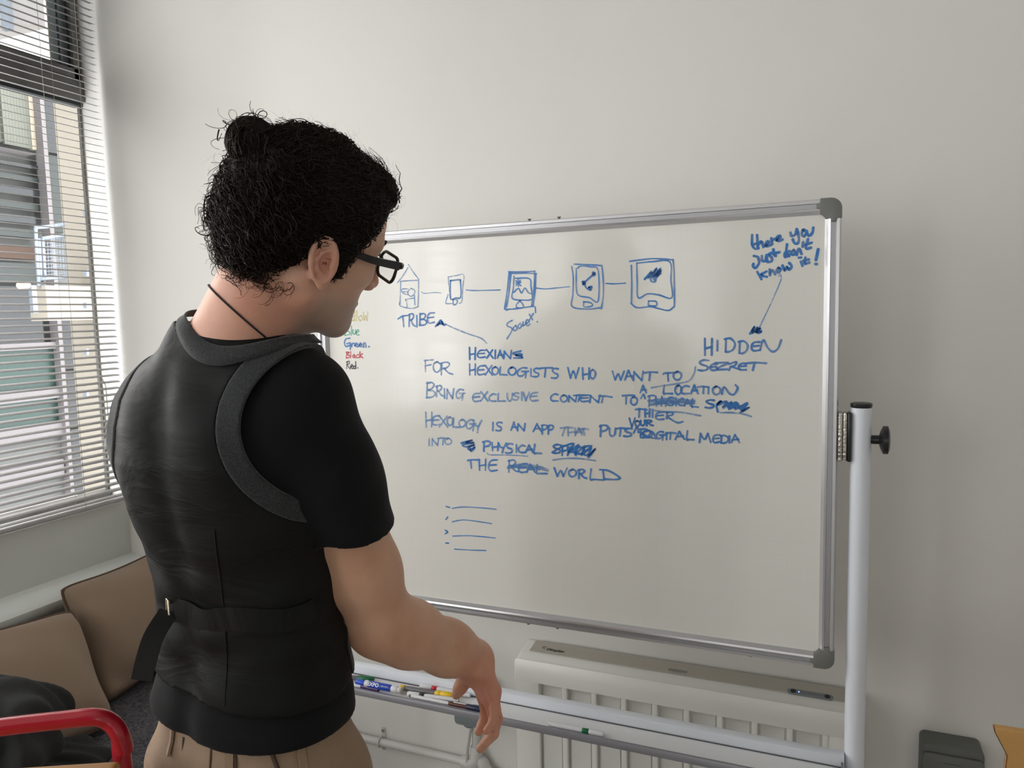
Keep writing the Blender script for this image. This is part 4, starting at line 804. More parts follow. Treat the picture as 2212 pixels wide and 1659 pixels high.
# ------------------------------------------------------------ bench and cushions
BZ = 0.42
bn = thing('bench', 'low built-in bench with speckled grey felt top under the window', 'bench', (-1.85, 0.7, 0))
o = box('seat', (-2.118, -1.2, BZ - 0.07), (-1.48, YW - 0.003, BZ), M['felt'], bevel=0.012, seg=3); adopt(bn, o)
o = box('plinth', (-2.118, -1.2, 0), (-1.53, YW - 0.003, BZ - 0.07), M['ledge']); adopt(bn, o)
def cushion(label, corners, normal, thick, seed):
    """corners: bottom-near, bottom-far, top-far, top-near (world)"""
    c = [np.array(p, float) for p in corners]; nrm_ = np.array(normal, float); nrm_ /= np.linalg.norm(nrm_); N_ = 22
    r_ = np.random.default_rng(seed); ph = r_.uniform(0, 6, 6)
    root = thing('cushion', label, 'cushion', tuple((c[0] + c[1]) / 2), 'brown cushions on the bench')
    V, Fc = [], []; rim = []
    for side in (1, -1):
        for i in range(N_ + 1):
            for j in range(N_ + 1):
                u, v = i / N_, j / N_; uu, vv = 2 * u - 1, 2 * v - 1; uu = math.copysign(abs(uu) ** 0.8, uu); vv = math.copysign(abs(vv) ** 0.8, vv); u, v = (uu + 1) / 2, (vv + 1) / 2
                pin = 0.055 * ((1 - uu * uu) * (1 if True else 0) * (vv ** 6) + (1 - vv * vv) * (uu ** 6))
                cu, cv = 0.5 + (u - 0.5) * (1 - 0.085 * (1 - vv * vv) * abs(uu) ** 3), 0.5 + (v - 0.5) * (1 - 0.085 * (1 - uu * uu) * abs(vv) ** 3)
                ck_ = (abs(uu) * abs(vv)) ** 5; cu = .5 + (cu - .5) * (1 - .075 * ck_); cv = .5 + (cv - .5) * (1 - .075 * ck_)
                p = (c[0] * (1 - cu) + c[1] * cu) * (1 - cv) + (c[3] * (1 - cu) + c[2] * cu) * cv
                h = ((1 - abs(uu) ** 2.2) * (1 - abs(vv) ** 2.2)) ** 0.5
                wr = 0.009 * math.sin(8 * uu + ph[0] + 4 * vv) * abs(uu) ** 2 + 0.008 * math.sin(10 * vv + 3 * uu + ph[1]) * abs(vv) ** 2
                V.append(p + nrm_ * side * (thick * h * 0.5 + (wr * min(1, h * 2.5))))
        base = 0 if side == 1 else (N_ + 1) ** 2
        for i in range(N_):
            for j in range(N_):
                a = base + i * (N_ + 1) + j; q = (a, a + N_ + 1, a + N_ + 2, a + 1); Fc.append(q if side == 1 else q[::-1])
    o = mesh_obj('cover', V, Fc, M['cushion'], None, True)
    bm = bmesh.new(); bm.from_mesh(o.data); bmesh.ops.remove_doubles(bm, verts=bm.verts[:], dist=0.0003); bmesh.ops.recalc_face_normals(bm, faces=bm.faces[:]); bm.to_mesh(o.data); bm.free()
    for p in o.data.polygons: p.use_smooth = True
    adopt(root, o)
    idx = [i * (N_ + 1) for i in range(N_)] + [N_ * (N_ + 1) + j for j in range(N_)] + [i * (N_ + 1) + N_ for i in range(N_, 0, -1)] + [j for j in range(N_, 0, -1)]
    o = tube('piping', [V[i] for i in idx], 0.0042, M['piping'], seg=8, closed=True); adopt(root, o)
    return root
cushion('brown cushion nearer the room corner, leaning behind the man', [(-1.85, 1.40, BZ + .012), (-1.88, 1.79, BZ + .012), (-2.03, 1.79, BZ + .335), (-2.035, 1.425, BZ + .325)], (1, 0, .5), 0.17, 3)
cushion('brown cushion at the left edge overlapping the other cushion', [(-1.76, 1.02, BZ + .015), (-1.74, 1.36, BZ + .012), (-1.97, 1.43, BZ + .275), (-2.01, 1.03, BZ + .325)], (1, -.12, .6), 0.17, 5)

# ------------------------------------------------------------ chairs at the edges of the picture
# red tubular chair, lower left
rc_ = thing('red_tubular_chair', 'red tubular armchair with wooden arm rest in the bottom left corner', 'chair', (-1.0, 0.55, 0))
D1 = 1.02
def cw(px, py, d): return W(px, py, d)
arm = [cw(-420, 1625, 0.96), cw(-200, 1600, 0.98), cw(0, 1571, 1.0), cw(130, 1556, 1.01), cw(205, 1549, 1.015), cw(238, 1560, 1.02), cw(258, 1585, 1.02), cw(268, 1620, 1.025), cw(265, 1650, 1.03)]
foot = np.array([arm[-1][0] + 0.02, arm[-1][1] + 0.02, 0.02]); mid_ = (arm[-1] + foot) / 2
bk = np.array([arm[0][0] + 0.02, arm[0][1] - .04, 0.02])
path = [bk, (bk + arm[0]) / 2 + [0, 0, 0]] + arm + [mid_, foot]
o = tube('arm_frame', smoothpath(path, 8), 0.0118, M['red'], seg=20); adopt(rc_, o)
e1 = arm[-1]; zw = cw(180, 1662, 1.0)[2]
wp = [at_z(92, 1652, zw + .008), at_z(262, 1641, zw + .008)]
A_ = wp[1]; dirn = (wp[0] - wp[1]); dirn[2] = 0; dirn /= np.linalg.norm(dirn); prp = np.array([dirn[1], -dirn[0], 0]); prp = prp if prp[1] < 0 else -prp
poly = [A_ + prp * 0.0, A_ + dirn * 0.42, A_ + dirn * 0.42 + prp * 0.40, A_ + prp * 0.40]
bm = bmesh.new(); prism(bm, [(p[0], p[1]) for p in poly], 2, zw - 0.012, zw + 0.008); o = bm_obj('wooden_seat', bm, M['ply'], smooth=True, bevel=0.006, seg=3); adopt(rc_, o)
o2 = tube('arm_frame', smoothpath([p + prp * 0.42 for p in path], 8), 0.0118, M['red'], seg=20); adopt(rc_, o2)
# dark coat heaped on the bench behind the red rail
# plywood chair corner, lower right
PYc = 1.22
pc0 = lambda x, y: at_y(x, y, PYc)
ol = [pc0(2148, 1571), pc0(2149, 1581), pc0(2176, 1633), pc0(2168, 1690)]
ct = thing('plywood_chair', 'orange plywood chair back peeking in at the bottom right corner', 'chair', (ol[0][0] + 0.2, PYc + .02, 0))
xl = ol[0][0]; zt = ol[0][2]; wdh = 0.42
left = [(p[0], p[2]) for p in ol]; left[-1] = (left[2][0] - 0.004, zt - 0.10)
cxm = xl + wdh / 2; right = [(2 * cxm - x, z) for x, z in left]
poly = left + [(left[-1][0] + 0.015, zt - 0.25)] + [(right[-1][0] - 0.015, zt - 0.25)] + right[::-1]
top = [(xl + wdh * .5, zt - .0)]
bm = bmesh.new(); prism(bm, poly, 1, PYc, PYc + 0.012); o = bm_obj('backrest', bm, M['ply'], smooth=True, bevel=0.002); adopt(ct, o)
o = mesh_obj('edge_band', [(x - .0006, y, z) for x, z in left[:4] for y in (PYc, PYc + .012)], [(0, 1, 3, 2), (2, 3, 5, 4), (4, 5, 7, 6)], M['ply_edge']); adopt(ct, o)
o = box('seat', (xl + 0.01, PYc - 0.40, 0.43), (xl + wdh - 0.01, PYc + 0.0, 0.445), M['ply'], bevel=0.005); adopt(ct, o)
for dx, dy in ((0.03, -0.02), (wdh - 0.03, -0.02), (0.03, -0.36), (wdh - 0.03, -0.36)):
    zt_ = zt - 0.24 if dy > -0.1 else 0.43
    o = tube('leg', [(xl + dx, PYc + dy + (0.012 if dy > -.1 else 0), 0.0), (xl + dx, PYc + dy, zt_)], 0.011, M['steel'], seg=12); adopt(ct, o)
# ------------------------------------------------------------ the man: distance-field modelling
def nrm1(v): v = np.array(v, float); return v / np.linalg.norm(v)
def smin(a, b, k):
    h = np.maximum(k - np.abs(a - b), 0) / k; return np.minimum(a, b) - h * h * k * 0.25
def smax(a, b, k): return -smin(-a, -b, k)
def cap(p, a, b, r1, r2):
    a = np.asarray(a, float); b = np.asarray(b, float); ab = b - a; t = np.clip((p - a) @ ab / (ab @ ab), 0, 1)
    return np.linalg.norm(p - a - t[:, None] * ab, axis=1) - (r1 + (r2 - r1) * t)
def chain(p, pts, rad, k=0.01):
    d = None
    for i in range(len(pts) - 1):
        e = cap(p, pts[i], pts[i + 1], rad[i], rad[i + 1]); d = e if d is None else smin(d, e, k)
    return d
def ell(p, c, r, A=None):
    q = p - np.asarray(c, float)
    if A is not None: q = q @ np.asarray(A).T
    r = np.asarray(r, float); k0 = np.linalg.norm(q / r, axis=1); k1 = np.linalg.norm(q / (r * r), axis=1) + 1e-9
    return k0 * (k0 - 1) / k1
DET = 1.0
def near(p, c, r, fn):
    m_ = ((p - np.asarray(c)) ** 2).sum(1) < r * r; d = np.full(len(p), 0.25)
    if m_.any(): d[m_] = fn(p[m_])
    return d
def surface(fn, lo, hi, h, blk=16):
    """surface nets over the distance field fn, evaluated only in blocks near the surface"""
    h = h * DET; lo = np.array(lo, float); n = (np.ceil((np.array(hi) - lo) / h / blk).astype(int)) * blk + 1
    nb = (n - 1) // blk; vol = np.empty(n, np.float32)
    ii = np.stack(np.meshgrid(*[np.arange(k) for k in nb], indexing='ij'), -1).reshape(-1, 3)
    cen = lo + (ii * blk + blk / 2) * h; dc = fn(cen); lim = blk * h * 0.5 * 1.733 * 1.5 + 0.012
    g = np.stack(np.meshgrid(*[np.arange(blk + 1)] * 3, indexing='ij'), -1).reshape(-1, 3) * h
    for (i, j, k), d in zip(ii * blk, dc): vol[i:i + blk + 1, j:j + blk + 1, k:k + blk + 1] = d
    act = [(tuple(b)) for b, d in zip(ii * blk, dc) if abs(d) < lim]
    for s in range(0, len(act), 24):
        ch = act[s:s + 24]; P_ = np.concatenate([lo + np.array(b) * h + g for b in ch]); v = fn(P_).astype(np.float32)
        for q, b in enumerate(ch):
            i, j, k = b; vol[i:i + blk + 1, j:j + blk + 1, k:k + blk + 1] = v[q * len(g):(q + 1) * len(g)].reshape(blk + 1, blk + 1, blk + 1)
    ins = vol < 0; c = np.zeros(n - 1, np.int8)
    for a in (0, 1):
        for b in (0, 1):
            for d in (0, 1): c += ins[a:n[0] - 1 + a, b:n[1] - 1 + b, d:n[2] - 1 + d]
    cells = np.argwhere((c > 0) & (c < 8)); flat = np.ravel_multi_index(cells.T, n - 1)
    acc = np.zeros((len(cells), 3)); cnt = np.zeros(len(cells))
    cor = [(a, b, d) for a in (0, 1) for b in (0, 1) for d in (0, 1)]
    for p_ in cor:
        for ax in range(3):
            if p_[ax]: continue
            q_ = list(p_); q_[ax] = 1
            v0 = vol[tuple((cells + p_).T)]; v1 = vol[tuple((cells + q_).T)]; m_ = (v0 < 0) != (v1 < 0)
            t = np.where(m_, v0 / np.where(v0 == v1, 1, v0 - v1), 0); pos = np.tile(np.array(p_, float), (len(cells), 1)); pos[:, ax] += t
            acc += pos * m_[:, None]; cnt += m_
    V = lo + (cells + acc / cnt[:, None]) * h
    Q = []
    for ax in range(3):
        u, w_ = [(1, 2), (2, 0), (0, 1)][ax]
        s0 = [slice(None)] * 3; s1 = [slice(None)] * 3; s0[ax] = slice(0, -1); s1[ax] = slice(1, None)
        a = ins[tuple(s0)]; b = ins[tuple(s1)]; e = np.argwhere(a != b); sg = a[tuple(e.T)]
        ok = (e[:, u] > 0) & (e[:, w_] > 0) & (e[:, u] < n[u] - 1) & (e[:, w_] < n[w_] - 1); e = e[ok]; sg = sg[ok]
        def cid(du, dw):
            x = e.copy(); x[:, u] -= du; x[:, w_] -= dw; return np.searchsorted(flat, np.ravel_multi_index(x.T, n - 1))
        q = np.stack([cid(1, 1), cid(0, 1), cid(0, 0), cid(1, 0)], 1); q[~sg] = q[~sg][:, ::-1]; Q.append(q)
    return V, np.concatenate(Q)

# body frame: x to his right, y forward, z up
MX, MY = -0.785, 0.830; yaw = math.radians(4)
bxr = np.array([math.cos(yaw), -math.sin(yaw), 0.]); byf = np.array([math.sin(yaw), math.cos(yaw), 0.])
Bm = np.stack([bxr, byf, [0, 0, 1.]]); BO = np.array([MX, MY, 0.])
def Bw(x, y, z): return BO + bxr * x + byf * y + np.array([0, 0, z])
def toB(p): return (p - BO) @ Bm.T
TZs = np.array([0.80, 0.88, 0.96, 1.04, 1.10, 1.17, 1.24, 1.31, 1.36, 1.395, 1.43, 1.465, 1.51])
TA = np.array([0.140, 0.141, 0.137, 0.132, 0.128, 0.134, 0.150, 0.152, 0.150, 0.136, 0.105, 0.074, 0.058])
TB = np.array([0.096, 0.099, 0.095, 0.088, 0.084, 0.088, 0.095, 0.101, 0.099, 0.090, 0.074, 0.060, 0.052])
TY = np.array([-.002, -.006, 0.000, 0.004, 0.004, 0.000, -.006, -.010, -.012, -.014, -.014, -.012, -.006])
TXo = np.array([0.012, 0.012, 0.012, 0.010, 0.013, 0.006, 0.000, 0.001, 0.005, 0.008, 0.012, 0.018, 0.026])
SHR = (0.142, -.008, 1.395); SHL = (-0.128, -.012, 1.362)
NECK = (0.012, -0.012, 1.475)
def torso(q):
    z = q[:, 2]; a = np.interp(z, TZs, TA); b = np.interp(z, TZs, TB); y0 = np.interp(z, TZs, TY); x0 = np.interp(z, TZs, TXo)
    x = q[:, 0] - x0; y = q[:, 1] - y0; n_ = 2.3
    k = (np.abs(x / a) ** n_ + np.abs(y / b) ** n_) ** (1 / n_) + 1e-6
    gx = (np.abs(x / a) ** (n_ - 1)) / a; gy = (np.abs(y / b) ** (n_ - 1)) / b; gr = np.sqrt(gx * gx + gy * gy) / (k ** (n_ - 1)) + 1e-6
    d = (k - 1) / gr; d = np.clip(d, -0.12, 0.5)
    return np.maximum(d, np.maximum(z - 1.482, 0.80 - z))
def spine(q):  # groove and shoulder blades as small offsets
    x, y, z = q.T; back = np.clip(-y / 0.1, 0, 1)
    return back * (0.006 * np.exp(-(x / 0.022) ** 2) - 0.006 * (np.exp(-((x - .085) / .05) ** 2) + np.exp(-((x + .085) / .05) ** 2)) * np.exp(-((z - 1.33) / .07) ** 2))
def trunk(q):
    d = torso(q) + spine(q)
    for s, S in ((1, SHR), (-1, SHL)):
        d = smin(d, ell(q, (S[0] - s * .005, S[1], S[2] - .01), (0.052, 0.056, 0.058)), 0.05)
        d = smin(d, cap(q, (s * 0.03 + .012, -0.020, 1.432 + s * .008), (S[0] - s * .01, S[1] - .004, S[2] + .012), 0.040, 0.036), 0.05)
    return d
# arm joints (world)
shR = Bw(*SHR) + [-0.004, 0.010, -.012]; elR = W(822, 1345, 1.12); wrR = W(1022, 1420, 1.265)
shL = Bw(*SHL); elL = Bw(-0.150, 0.10, 1.11); wrL = Bw(-0.07, 0.27, 1.02)
def dirv(a, b): return nrm1(np.asarray(b) - np.asarray(a))
def arm(p, sh, el, wr, s=1.0):
    d = chain(p, [sh, sh + (el - sh) * .35, sh + (el - sh) * .75, el], [0.056, 0.0570 * s, 0.0505 * s, 0.044 * s], 0.03)
    fwd = dirv(el, wr)
    d = smin(d, chain(p, [el, el + (wr - el) * .28, el + (wr - el) * .7, wr], [0.044, 0.0465, 0.0395, 0.0315], 0.03), 0.035)
    ole = el - fwd * .026 + dirv(sh, el) * .030       # point of the elbow
    return smin(d, cap(p, ole, el, 0.0150, 0.030), 0.016)
# right hand: finger joints from wrist to tips
MC = [W(1066, 1492, 1.215), W(1062, 1500, 1.232), W(1056, 1504, 1.250), W(1046, 1502, 1.268)]
FING = [[MC[0], W(1070, 1535, 1.205), W(1066, 1560, 1.200), W(1052, 1578, 1.198)],
        [MC[1], W(1073, 1552, 1.222), W(1066, 1585, 1.215), W(1048, 1606, 1.212)],
        [MC[2], W(1069, 1556, 1.245), W(1058, 1592, 1.240), W(1038, 1617, 1.236)],
        [MC[3], W(1050, 1545, 1.270), W(1042, 1566, 1.268), W(1034, 1580, 1.262)]]
FR = [[.0100, .0088, .0078, .0066], [.0108, .0096, .0085, .0072], [.0112, .0100, .0088, .0074], [.0108, .0096, .0086, .0074]]
THB = [W(1026, 1440, 1.262), W(1005, 1466, 1.278), W(995, 1484, 1.282), W(986, 1500, 1.284)]
def hand(p, wr, mc, fing, thb):
    d = None
    for i, m_ in enumerate(mc):
        b0 = wr + (m_ - wr) * 0.18
        e = cap(p, b0, m_, 0.0185, 0.0125); d = e if d is None else smin(d, e, 0.016)
    hx = d
    t = chain(p, [wr + (mc[3] - wr) * .25] + list(thb), [0.017, 0.0165, 0.0125, 0.0108, 0.0085], 0.008)
    hx = smin(hx, t, 0.014)
    f_ = None
    for i, fg in enumerate(fing):
        e = chain(p, fg, FR[i], 0.004); f_ = e if f_ is None else smin(f_, e, 0.0025)
    return smin(hx, f_, 0.008)
# left hand (out of sight in front of him) resting near the belt
def mirror_hand():
    w_ = wrL; f_ = dirv(elL, wrL); sd = nrm1(np.cross(f_, [0, 0, 1])); up_ = np.cross(sd, f_)
    mc = [w_ + f_ * .085 + sd * (o_) for o_ in (-.030, -.010, .010, .030)]
    fg = []
    for i, m_ in enumerate(mc):
        L_ = (.062, .076, .082, .074)[i]; fg.append([m_, m_ + f_ * L_ * .5 - up_ * .010, m_ + f_ * L_ * .8 - up_ * .028, m_ + f_ * L_ * .95 - up_ * .048])
    th = [w_ + f_ * .02 + sd * .03 - up_ * .01, w_ + f_ * .055 + sd * .05 - up_ * .025, w_ + f_ * .075 + sd * .052 - up_ * .035, w_ + f_ * .095 + sd * .05 - up_ * .045]
    return mc, fg, th
mcL, fgL, thL = mirror_hand()

# head frame
hy = math.radians(21); hp = math.radians(12); hr = math.radians(-22)
hf0 = np.array([math.sin(hy), math.cos(hy), 0]); hx = np.array([math.cos(hy), -math.sin(hy), 0]); up0 = np.array([0, 0, 1.])
hf = hf0 * math.cos(hp) - up0 * math.sin(hp); hu = hf0 * math.sin(hp) + up0 * math.cos(hp)
hx2 = hx * math.cos(hr) + hu * math.sin(hr); hu = -hx * math.sin(hr) + hu * math.cos(hr); hx = hx2
HO = np.array([-0.6445, 0.8289, 1.5987])
Hm = np.stack([hx, hf, hu])
def toH(p): return (p - HO) @ Hm.T
def Hw(x, y, z): return HO + hx * x + hf * y + hu * z
EM = {}
for s in (1, -1):
    wdir = nrm1(np.array([s * 0.93, -0.36, 0.05])); v_ = nrm1(np.array([0, -.16, 1.])); v_ = nrm1(v_ - wdir * (v_ @ wdir)); u_ = np.cross(v_, wdir)
    if u_[1] < 0: u_ = -u_
    EM[s] = np.stack([u_, v_, wdir])
def ear_sdf(q, s):
    e = (q - np.array([s * 0.0795, -0.012, 0.0])) @ EM[s].T; u, v, w_ = e.T
    # outer rim: ring around an egg-shaped curve
    th = np.arctan2(v / 0.0285, u / 0.0165); ru = 0.0155 * np.cos(th) - 0.002 * np.sin(th); rv = 0.0275 * np.sin(th)
    ring = np.sqrt((u - ru) ** 2 + (v - rv) ** 2 + (w_ - 0.0045 - .003 * np.cos(th + 2.5)) ** 2) - (0.0040 + 0.0010 * np.clip(np.sin(th), -0.5, 1))
    plate = ell(e, (0, 0, -0.001), (0.0168, 0.0295, 0.0062))
    d = smin(ring, plate, 0.004)
    d = smin(d, ell(e, (0.0040, -0.0290, 0.001), (0.0075, 0.0090, 0.0048)), 0.005)              # lobe
    d = smax(d, -ell(e, (-0.001, 0.003, 0.0070), (0.0105, 0.0195, 0.0068)), 0.003)                # scapha hollow
    th2 = np.arctan2(v + .002, (u - .001)); an = np.sqrt((u + 0.0035 - 0.004 * np.cos(th2)) ** 2 + (w_ - .0035) ** 2) # antihelix fold
    d = smin(d, chain(e, [(0.006, 0.014, 0.003), (-0.003, 0.009, 0.0045), (-0.0075, 0, 0.0045), (-0.005, -0.012, 0.0045), (0.004, -0.0165, 0.004)], [.002, .0026, .0028, .0028, .0026], 0.003), 0.003)
    d = smax(d, -ell(e, (0.0035, -0.004, 0.004), (0.0078, 0.0110, 0.0080)), 0.003)                # concha
    d = smin(d, ell(e, (0.0115, -0.0055, 0.003), (0.0035, 0.0055, 0.0045)), 0.004)                # tragus
    return d
def head(q, ears=True):
    d = ell(q, (0, -0.016, 0.050), (0.0765, 0.098, 0.088))
    d = smin(d, ell(q, (0, 0.040, 0.048), (0.066, 0.056, 0.062)), 0.03)           # forehead
    d = smin(d, ell(q, (0, 0.036, -0.012), (0.0655, 0.060, 0.070)), 0.03)         # mid face
    for s in (1, -1):
        d = smin(d, cap(q, (s * 0.054, -0.004, -0.052), (s * 0.016, 0.078, -0.092), 0.017, 0.016), 0.035)   # jaw
        d = smin(d, ell(q, (s * 0.046, 0.058, -0.010), (0.021, 0.026, 0.020)), 0.02)                          # cheekbone
        d = smin(d, cap(q, (s * 0.012, 0.0935, 0.034), (s * 0.046, 0.075, 0.034), 0.0085, 0.0085), 0.015)      # brow
    d = smin(d, ell(q, (0, 0.050, -0.060), (0.046, 0.044, 0.046)), 0.03)
    d = smin(d, ell(q, (0, 0.086, -0.097), (0.019, 0.014, 0.015)), 0.02)          # chin
    for s in (1, -1): d = smax(d, -ell(q, (s * 0.034, 0.104, 0.012), (0.017, 0.016, 0.0125)), 0.014)
    for s in (1, -1): d = smin(d, ell(q, (s * 0.033, 0.0805, 0.011), (0.0155, 0.0125, 0.0125)), 0.004)   # lids
    d = smin(d, chain(q, [(0, 0.092, 0.026), (0, 0.106, 0.004), (0, 0.121, -0.024)], [0.0080, 0.0085, 0.0110], 0.01), 0.014)  # nose
    for s in (1, -1): d = smin(d, ell(q, (s * 0.0125, 0.108, -0.029), (0.0085, 0.0115, 0.0080)), 0.008)
    d = smin(d, ell(q, (0, 0.0950, -0.0575), (0.0235, 0.0085, 0.0062)), 0.006); d = smin(d, ell(q, (0, 0.0930, -0.0690), (0.0200, 0.0085, 0.0068)), 0.005)
    if ears:
        for s in (1, -1): d = smin(d, near(q, (s * .08, -.012, 0), .06, lambda x, s=s: ear_sdf(x, s)), 0.006)
    return d
nk0 = Bw(0.018, -0.018, 1.44); nk1 = Hw(0, -0.030, -0.035); nk2 = Hw(0, 0.015, -0.055)
def neck(p):
    d = cap(p, nk0, nk1, 0.067, 0.057); d = smin(d, cap(p, Bw(0.015, 0.03, 1.45), nk2, 0.045, 0.045), 0.03)
    # neck muscle from behind the ear to the collarbone
    d = smin(d, cap(p, Hw(0.055, -0.022, -0.035), Bw(0.04, 0.06, 1.46), 0.014, 0.012), 0.025)
    return smin(d, cap(p, Hw(-0.055, -0.022, -0.035), Bw(-0.02, 0.06, 1.46), 0.014, 0.012), 0.025)
def skin(p):
    q = toB(p); d = trunk(q) + 0.008
    d = smin(d, neck(p), 0.035)
    d = smin(d, near(p, HO, 0.22, lambda x: head(toH(x))), 0.016)
    d = smin(d, near(p, (shR + elR) / 2, 0.40, lambda x: arm(x, shR, elR, wrR)), 0.03)
    d = smin(d, near(p, wrR, 0.26, lambda x: hand(x, wrR, MC, FING, THB)), 0.022)
    d = smin(d, near(p, (shL + elL) / 2, 0.40, lambda x: arm(x, shL, elL, wrL)), 0.03)
    return smin(d, near(p, wrL, 0.24, lambda x: hand(x, wrL, mcL, fgL, thL)), 0.022)

def skin_mat():
    m = mat('skin', (0.5, 0.3, 0.2), 0.5, bump=0.05, bscale=260); nt = m.node_tree; b = nt.nodes['Principled BSDF']; L = nt.links.new
    tc = nt.nodes.new('ShaderNodeTexCoord'); n = nt.nodes.new('ShaderNodeTexNoise'); n.inputs['Scale'].default_value = 14; n.inputs['Detail'].default_value = 6
    L(tc.outputs['Object'], n.inputs['Vector'])
    r = nt.nodes.new('ShaderNodeValToRGB'); e = r.color_ramp.elements; e[0].position = 0.35; e[0].color = (0.72, 0.45, 0.325, 1); e[1].position = 0.68; e[1].color = (0.64, 0.36, 0.25, 1)
    L(n.outputs['Fac'], r.inputs['Fac'])
    at = nt.nodes.new('ShaderNodeVertexColor'); at.layer_name = 'tone'
    mx = nt.nodes.new('ShaderNodeMixRGB'); mx.blend_type = 'MULTIPLY'; mx.inputs['Fac'].default_value = 1; L(r.outputs['Color'], mx.inputs['Color1']); L(at.outputs['Color'], mx.inputs['Color2'])
    v = nt.nodes.new('ShaderNodeTexVoronoi'); v.inputs['Scale'].default_value = 26; L(tc.outputs['Object'], v.inputs['Vector'])
    lt = nt.nodes.new('ShaderNodeMapRange'); lt.inputs['From Min'].default_value = 0.035; lt.inputs['From Max'].default_value = 0.06; lt.inputs['To Min'].default_value = 0.45; lt.inputs['To Max'].default_value = 0; L(v.outputs['Distance'], lt.inputs['Value'])
    m2 = nt.nodes.new('ShaderNodeMixRGB'); L(lt.outputs[0], m2.inputs['Fac']); L(mx.outputs[0], m2.inputs['Color1']); m2.inputs['Color2'].default_value = (0.26, 0.09, 0.05, 1)
    L(m2.outputs[0], b.inputs['Base Color']); b.inputs['Subsurface Weight'].default_value = 0.12; b.inputs['Subsurface Radius'].default_value = (0.012, 0.005, 0.003); b.inputs['Subsurface Scale'].default_value = 0.6
    return m
man = thing('person', 'man in black waistcoat and t-shirt with curly bun and glasses reaching down to the pens', 'person', (MX, MY, 0))
def sdf_part(name, fn, lo, hi, h, m, label=None):
    V, Q = surface(fn, lo, hi, h); o = np_obj(name, V, Q, m); adopt(man, o)
    if label: o['label'] = label
    return o, V
skm = skin_mat()
body, SV = sdf_part('body', skin, (-1.06, 0.66, 0.72), (-0.44, 1.28, 1.80), 0.0024, skm)
# skin tone variation that belongs to the skin: redder ear, nose, neck, hand; beard shadow on the jaw
qh = toH(SV); tone = np.ones((len(SV), 3))
def soft(d, r): return np.clip(1 - d / r, 0, 1) ** 1.0
jaw = np.clip((-0.028 - qh[:, 2]) / 0.03, 0, 1) * np.clip((qh[:, 1] + 0.012) / 0.03, 0, 1) * (qh[:, 2] > -0.14) * (SV[:, 2] > 1.42)
tone *= 1 - jaw[:, None] * np.array([0.36, 0.30, 0.26])
er = soft(np.linalg.norm(qh - np.array([0.085, -0.012, 0]), axis=1), 0.045); tone *= 1 - er[:, None] * np.array([0.0, 0.22, 0.20])
ns = soft(np.linalg.norm(qh - np.array([0, 0.118, -0.02]), axis=1), 0.03); tone *= 1 - ns[:, None] * np.array([0, .30, .25])
nkm = np.clip((-0.02 - qh[:, 2]) / 0.03, 0, 1) * (SV[:, 2] > 1.42); tone *= 1 - (nkm * (1 - jaw))[:, None] * np.array([-.08, 0.06, 0.06])
hd_ = soft(np.linalg.norm(SV - np.array(MC[1]), axis=1), 0.11); tone *= 1 - hd_[:, None] * np.array([0.04, 0.34, 0.30])
arm_ = ((SV[:, 2] < 1.30) & (SV[:, 0] > -0.66)); tone *= np.where(arm_[:, None] * (1 - hd_[:, None] * 0) > 0, np.array([0.97, 0.92, 0.85]), 1)
ca = body.data.color_attributes.new('tone', 'FLOAT_COLOR', 'POINT'); ca.data.foreach_set('color', np.concatenate([tone, np.ones((len(SV), 1))], 1).astype(np.float32).ravel())

# clothes -------------------------------------------------------------------
cloth_black = mat('black_cotton', (0.0075, 0.0075, 0.0085), 0.9, bump=0.1, bscale=300, sheen=0.05, spec=0.2)
def folds(q, amp):   # horizontal drag folds across the lower back and side
    x, y, z = q.T
    return amp * (np.sin(z * 95 + x * 22 + 2.2 * np.sin(x * 19 + z * 6)) * 0.5 + np.sin(z * 52 - x * 30 + 1.7 * np.sin(z * 23)) * 0.6) * np.clip((1.30 - z) / 0.15, 0.12, 1)
def shirt_low(p):
    # torso must not be cut by the sleeve plane: torso part and sleeve part are combined
    q = toB(p); z = q[:, 2]
    t = trunk(q) - 0.007 + folds(q, 0.0016); t = t - np.clip((1.02 - z) / 0.06, 0, 1) * 0.013
    def sleeve(sh, el, r, hp_, hn):
        s = chain(p, [sh, sh + (el - sh) * .3, sh + (el - sh) * .66], r, 0.03); return smax(s, (p - hp_) @ hn, 0.004)
    nR = nrm1(nrm1(elR - shR) + np.array([-0.10, 0.02, 0.0]) - 0.22 * R[:, 0])
    sR = sleeve(shR + np.array([0, 0, 0.0]), elR, [0.058, 0.0665, 0.0675], shR + (elR - shR) * .515, nR)
    sL = sleeve(shL, elL, [0.060, 0.063, 0.062], shL + (elL - shL) * .56, nrm1(elL - shL))
    wr_ = 0.0009 * np.sin((p @ nrm1(elR - shR)) * 60 + q[:, 1] * 40)
    d = smin(t, sR + wr_, 0.03); d = smin(d, sL, 0.03)
    d = smax(d, (0.940 - 0.010 * np.sin(q[:, 0] * 9)) - z, 0.006)
    d = smax(d, -(neck(p) - 0.012), 0.006)
    return smax(d, z - 1.535, 0.005)
sdf_part('t_shirt', shirt_low, (-1.06, 0.66, 0.90), (-0.50, 1.08, 1.56), 0.0036, cloth_black)

